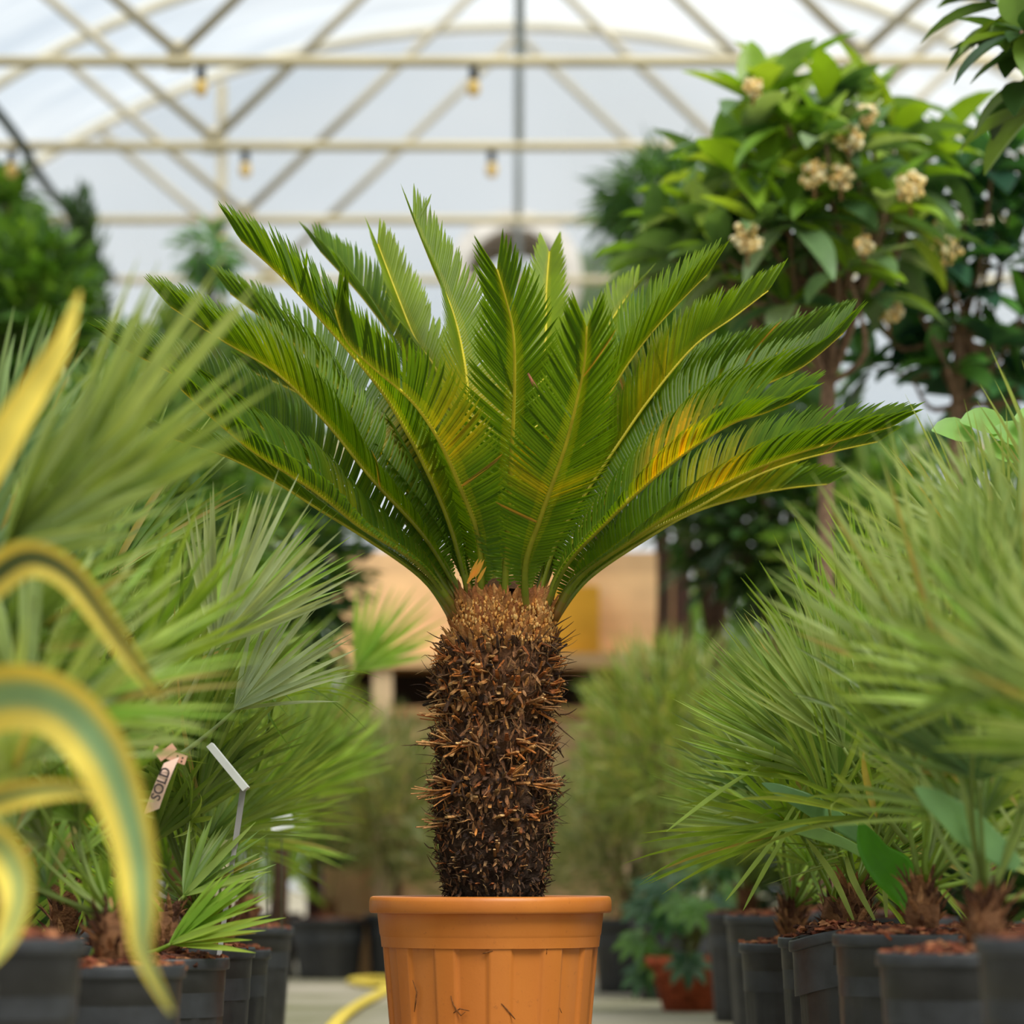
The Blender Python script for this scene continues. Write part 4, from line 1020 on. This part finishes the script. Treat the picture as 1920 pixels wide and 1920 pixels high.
tree('loquat_tree', 'loquat reaching in at the top corner with dark drooping leaves', 2060, 7.2, [(2060, 1200), (2070, 500), (2030, 180)], ros, ([c8(58, 88, 46), c8(46, 74, 42), c8(78, 108, 52)], [c8(104, 134, 52)]), .17, .066, 7, [], n=7, young=1)

# ------------------------------------------------------------------ fatsia in a terracotta pot by the path
fa = empty('potted_fatsia', (P(1300, 0, 10.3).x, 10.3, 0)); tag(fa, 'fatsia with big drooping lobed leaves in a brick red pot', 'shrub')
mb = MB(); hp = EYE + (HY - 1792) / F * 10.3; 
mb.lathe([(.07, 0), (.085, .0), (.125, hp - .03), (.135, hp - .03), (.14, hp), (.125, hp), (.12, hp - .05)], c8(176, 84, 52), 40); mb.build('pot', M_MULCH, fa)
def lobed(mb, base, d, nrm, L, col, rnd):
    side = d.cross(nrm).normalized(); d2 = nrm.cross(side) * -1 if False else d
    for k in range(7):
        th = R(-125 + k * 250 / 6); dd = (d * math.cos(th) + side * math.sin(th)).normalized()
        add_leaf(mb, base, dd, nrm, L * (1 - .045 * (k - 3) ** 2), L * .36, mixc(col, c8(110, 150, 96), rnd.uniform(0, .3)), 5, droop=.8, fold=.12)
rnd = random.Random(44); mb = MB(); stm = MB()
for (x, y, ang) in [(1235, 1660, 190), (1290, 1650, 170), (1215, 1700, 200), (1260, 1720, 220), (1310, 1700, 250), (1200, 1760, 230), (1240, 1790, 250), (1290, 1800, 270), (1340, 1690, 300), (1370, 1660, 0), (1210, 1820, 250), (1320, 1640, 90), (1275, 1690, 200), (1380, 1700, 300), (1355, 1620, 60)]:
    d_ = 10.3 + rnd.uniform(-.18, .1); b = P(x, y, d_); a = R(ang)
    lobed(mb, b, V((math.cos(a), -.35, math.sin(a) * .6)).normalized(), V((math.cos(a) * .3, -.7, .7)), .095, rnd.choice([c8(52, 92, 56), c8(72, 116, 72), c8(90, 132, 40), c8(40, 76, 44)]), rnd)
    o = V((fa.location.x, 10.3, hp)); stm.tube(catmull([o, o.lerp(b, .5) + V((0, 0, .05)), b], 4), [.004] * 9, c8(110, 120, 60), 5)
mb.build('foliage', M_BROAD, fa, origin=fa.location); stm.build('stem', M_PALM, fa, origin=fa.location)

# ------------------------------------------------------------------ background shrubs, trees
def shrub(name, label, c, rad, n, L, wd, cols, seed, cat='shrub', trunk=None, droop=.4, upb=.3, group=None, pot=None, clump=0):
    rnd = random.Random(seed); root = empty(name, (c.x, c.y, 0)); tag(root, label, cat, group)
    mb = MB(); o = V((0, 0, c.z))
    cl = [V((rnd.gauss(0, .5) * rad[0], rnd.gauss(0, .5) * rad[1], rnd.gauss(0, .5) * rad[2])) for _ in range(clump)] if clump else None
    for i in range(n):
        if cl:
            b = rnd.choice(cl); q = b + V((rnd.gauss(0, 1), rnd.gauss(0, 1), rnd.gauss(0, 1))) * min(rad) * .28
        else:
            u = V((rnd.gauss(0, 1), rnd.gauss(0, 1), rnd.gauss(0, 1))).normalized() * rnd.random() ** .45; q = V((u.x * rad[0], u.y * rad[1], u.z * rad[2]))
        d = (q * (1 / max(.05, q.length)) + V((rnd.gauss(0, .5), rnd.gauss(0, .5), upb + rnd.gauss(0, .4)))).normalized()
        add_leaf(mb, o + q, d, V((rnd.gauss(0, .5), rnd.gauss(0, .5), 1)), L * rnd.uniform(.6, 1.2), wd * rnd.uniform(.7, 1.2), rnd.choice(cols), 3, droop=droop, fold=.2)
    mb.build('foliage', M_BROAD, root)
    tb = MB(); tr = trunk or .02; z0 = 0
    tb.tube([V((0, 0, 0)), V((.02, 0, c.z * .5)), V((0, 0, c.z))], [tr, tr * .9, tr * .5], c8(92, 70, 56), 8)
    for k in range(6):
        a = k * 1.05; tb.tube([V((0, 0, c.z * .55)), V((math.cos(a) * rad[0] * .5, math.sin(a) * rad[1] * .5, c.z + rad[2] * .3))], [tr * .5, tr * .2], c8(92, 70, 56), 5)
    tb.build('trunk', M_BARK, root)
    if pot: nursery_pot(root, pot[0], pot[1], seed)
    return root
G1 = [c8(70, 108, 40), c8(88, 124, 48), c8(58, 92, 38), c8(104, 140, 60)]
G2 = [c8(96, 132, 62), c8(120, 150, 80), c8(84, 118, 58), c8(140, 160, 96)]
G3 = [c8(50, 78, 40), c8(60, 92, 46), c8(44, 68, 40), c8(78, 104, 50)]
G4 = [c8(142, 148, 98), c8(118, 132, 84), c8(170, 168, 122), c8(100, 116, 70)]
G5 = [c8(132, 152, 72), c8(156, 170, 96), c8(112, 136, 60), c8(170, 168, 104)]
shrub('leafy_tree', 'broad green tree below the dark roof pipe', P(40, 600, 13.5), (.26, .4, .34), 1500, .12, .045, G1, 1, 'tree', .04)
shrub('leafy_tree', 'smaller tree in the gap between the roof pipe and the sago fronds', P(-40, 400, 15.5), (.24, .3, .18), 700, .13, .05, G1, 2, 'tree', .04)
shrub('columnar_tree', 'narrow grey green tree beside the gable post', P(150, 640, 15.6), (.12, .15, .65), 900, .10, .03, G3, 3, 'tree', .03, upb=1)
shrub('leafy_tree', 'olive green tree behind the sago fronds and blurred palm', P(380, 780, 14.5), (.50, .5, .40), 2400, .12, .04, G2, 4, 'tree', .04)
shrub('leafy_tree', 'dark tree beyond the open far end', P(1130, 660, 20.5), (.7, .7, .5), 1600, .16, .06, G1, 5, 'tree', .06)
shrub('leafy_tree', 'green tree behind the sago fronds near the loquat trunk', P(1340, 760, 13.0), (.40, .4, .42), 1900, .13, .045, G1, 6, 'tree', .03)
shrub('leafy_bush', 'dark bush under the loquat crown', P(1480, 950, 12.0), (.42, .4, .36), 1700, .12, .045, G3, 7, 'bush', .03)
shrub('leafy_bush', 'pale bush behind the far fan palms of the loquat side', P(1760, 1080, 11.5), (.5, .4, .42), 1900, .11, .04, G2, 8, 'bush', .03)
shrub('leafy_bush', 'bush behind the second palm row on the agave side', P(230, 1000, 11.5), (.55, .4, .50), 2400, .12, .04, G2, 9, 'bush', .03)
shrub('leafy_bush', 'dark bush between the blurred palm and the timber stall', P(520, 1080, 12.2), (.28, .3, .36), 1200, .12, .035, G3, 10, 'bush', .03)
shrub('feathery_shrub', 'grey green feathery shrub on the agave side of the sago trunk', P(735, 1500, 13.2), (.27, .3, .30), 2600, .10, .008, G4, 11, 'shrub', .015, upb=.8, pot=(.10, .24))
shrub('feathery_shrub', 'tall feathery shrub on the agave side below the timber stall', P(505, 1420, 13.4), (.42, .3, .38), 2400, .12, .009, G5, 12, 'shrub', .015, upb=.8, pot=(.12, .24))
shrub('feathery_shrub', 'grey green feathery shrub on the loquat side of the sago trunk', P(1180, 1560, 11.8), (.30, .3, .26), 2800, .10, .008, G4, 13, 'shrub', .015, upb=.8, pot=(.13, .24))
shrub('feathery_shrub', 'bright feathery shrub before the dark stall opening', P(1260, 1400, 11.2), (.28, .3, .30), 2400, .12, .009, G5, 14, 'shrub', .015, upb=.8, pot=(.13, .24))
shrub('feathery_shrub', 'feathery shrub directly behind the sago trunk', P(930, 1600, 13.0), (.35, .3, .22), 2200, .10, .009, G4, 15, 'shrub', .015, upb=.8, pot=(.14, .24))
for i, (x, y, lab) in enumerate([(1.45, 8.6, 'low dark bush deep behind the loquat side pots'), (1.75, 10.6, 'low dark bush behind the pots below the loquat trunk'), (1.2, 12.6, 'low dark bush at the far end behind the fatsia'),
                                 (-1.45, 8.8, 'low dark bush deep behind the pots of the label stake'), (-1.5, 11.6, 'low dark bush at the far end behind the wide charcoal pot'), (2.6, 9.2, 'low dark bush under the darker loquat')]):
    shrub('low_bush', lab, V((x, y, .34)), (.52, .45, .34), 1500, .11, .045, G3, 60 + i, 'bush', .02)
# blurred conifer branch at upper right
shrub('leafy_tree', 'tall dark green tree with upright sprays left of the loquat blossoms', P(1235, 390, 13.6), (.19, .3, .17), 800, .17, .022, [c8(56, 92, 52), c8(72, 108, 60), c8(84, 122, 58)], 16, 'tree', .03, upb=-.2)
shrub('leafy_tree', 'slim tree with a drooping green spray under the third truss', P(392, 480, 14.2), (.09, .12, .10), 170, .11, .03, [c8(84, 128, 72), c8(98, 140, 80)], 17, 'tree', .012, upb=-.4)
for i, (x, z, y, s) in enumerate([(-6, 1.6, 26, 2.2), (-2.6, 1.3, 25, 1.7), (2.2, 1.4, 26, 1.9), (5.6, 1.8, 27, 2.3)]):
    shrub('hedge_tree', ['tree outside beyond the far end, first along the hedge line', 'tree outside beyond the far end, behind the timber stall', 'tree outside beyond the far end, behind the sago fronds', 'tree outside beyond the far end, behind the loquats'][i], V((x, y, z)), (s, .8, s * .62), 2600, .26, .10, G1 if i % 2 else G2, 30 + i, 'tree', .08, group='trees outside the greenhouse')

# ------------------------------------------------------------------ timber stall behind
sl = empty('timber_stall', (0, 14.0, 0)); tag(sl, 'pale timber stall with a counter and dark shelf space behind the sago', 'stall')
X = lambda px: (px - 960) / F * 14.0
Z = lambda py: EYE + (HY - py) / F * 14.0
WC = c8(240, 200, 150)
def plank_wall(x0, x1, y0, y1, nm, n, c):
    mb = MB()
    for i in range(n):
        z0 = lerp(Z(y1), Z(y0), i / n); z1 = lerp(Z(y1), Z(y0), (i + 1) / n)
        mb.box(X(x0), X(x1), -.012, .012, z0 + .0005, z1 - .0005, mixc(c, c8(206, 170, 130), (i * 37 % 10) / 14))
    return mb.build(nm, M_WOOD, sl, smooth=False)
plank_wall(620, 1264, 1035, 1232, 'board_panel', 5, WC)
mb = MB(); mb.box(X(600), X(1270), -.42, .03, Z(1262), Z(1236), c8(226, 182, 132)); mb.build('counter', M_WOOD, sl, smooth=False)
mb = MB(); mb.box(X(960), X(1120), -.30, -.03, Z(1238), Z(1110), c8(240, 176, 56)); mb.build('drawer_box', M_WOOD, sl, smooth=False)
mb = MB(); mb.box(X(640), X(1250), .0, .02, Z(1500), Z(1262), c8(52, 38, 30)); mb.build('shade_board', M_WOOD, sl, smooth=False)  # dark brown board: the shadow below the counter put into its colour
mb = MB(); mb.box(X(610), X(1262), -.36, .0, Z(1352), Z(1332), c8(186, 140, 96)); mb.build('shelf', M_WOOD, sl, smooth=False)
mb = MB(); mb.box(X(615), X(1255), -.34, -.32, 0, Z(1352), c8(206, 166, 124)); mb.build('front_panel', M_WOOD, sl, smooth=False)
for x in (706, 1165, 1225):
    mb = MB(); mb.box(X(x), X(x + 36), -.40, -.34, 0, Z(1262), c8(222, 190, 154)); mb.build('leg', M_WOOD, sl, smooth=False)
for x in (575, 1264):
    mb = MB(); mb.box(X(x), X(x + 30), -.05, .05, 0, Z(1000), c8(66, 44, 36)); mb.build('post', M_WOOD, sl, smooth=False)

# ------------------------------------------------------------------ far pot, hose, rounded-leaf sapling
palm(616, 1722, 13.2, .29, 'small plant in the wide charcoal pot beside the yellow hose', n=5, pal='fresh', trunk=.05, sc=.7, seed=50, lim=(None, 760))
mb = MB(); pts = []
for (x, y) in [(790, 1862), (760, 1847), (700, 1842), (660, 1846), (690, 1853), (724, 1856), (716, 1868), (672, 1892), (636, 1920), (600, 1970), (560, 2040)]:
    d = EYE * F / (y - HY); pts.append(V(((x - 960) / F * d, d, .012)))
hp_ = catmull(pts, 8); mb.tube(hp_, [.02] * len(hp_), c8(222, 196, 82), 8)
for q in mb.v: q.z = .012 + (q.z - .012) * .6
tag(mb.build('garden_hose', M_PAPER), 'yellow hose lying in a loop on the concrete behind the orange pot', 'hose')
sp = empty('fig_sapling', (P(1990, 0, 6.3).x, 6.3, 0)); tag(sp, 'sapling with broad rounded pale green leaves above the palms', 'sapling')
mb = MB(); rnd = random.Random(9)
for (x, y, w) in [(1790, 790, .055), (1850, 775, .06), (1905, 800, .06), (1880, 830, .05), (1950, 770, .06)]:
    add_leaf(mb, P(x + 40, y + 30, 6.2), V((-.8, -.2, .35)), V((.2, -.8, .6)), w * 1.5, w, c8(130, 176, 84), 6, .7, .06)
mb.build('foliage', M_PALM, sp, origin=sp.location)
mb = MB(); mb.tube(catmull([V((sp.location.x, 6.3, 0)), P(1990, 1200, 6.3), P(1930, 820, 6.25)], 6), [.008] * 13, c8(120, 110, 80), 6); mb.build('stem', M_BARK, sp, origin=sp.location)
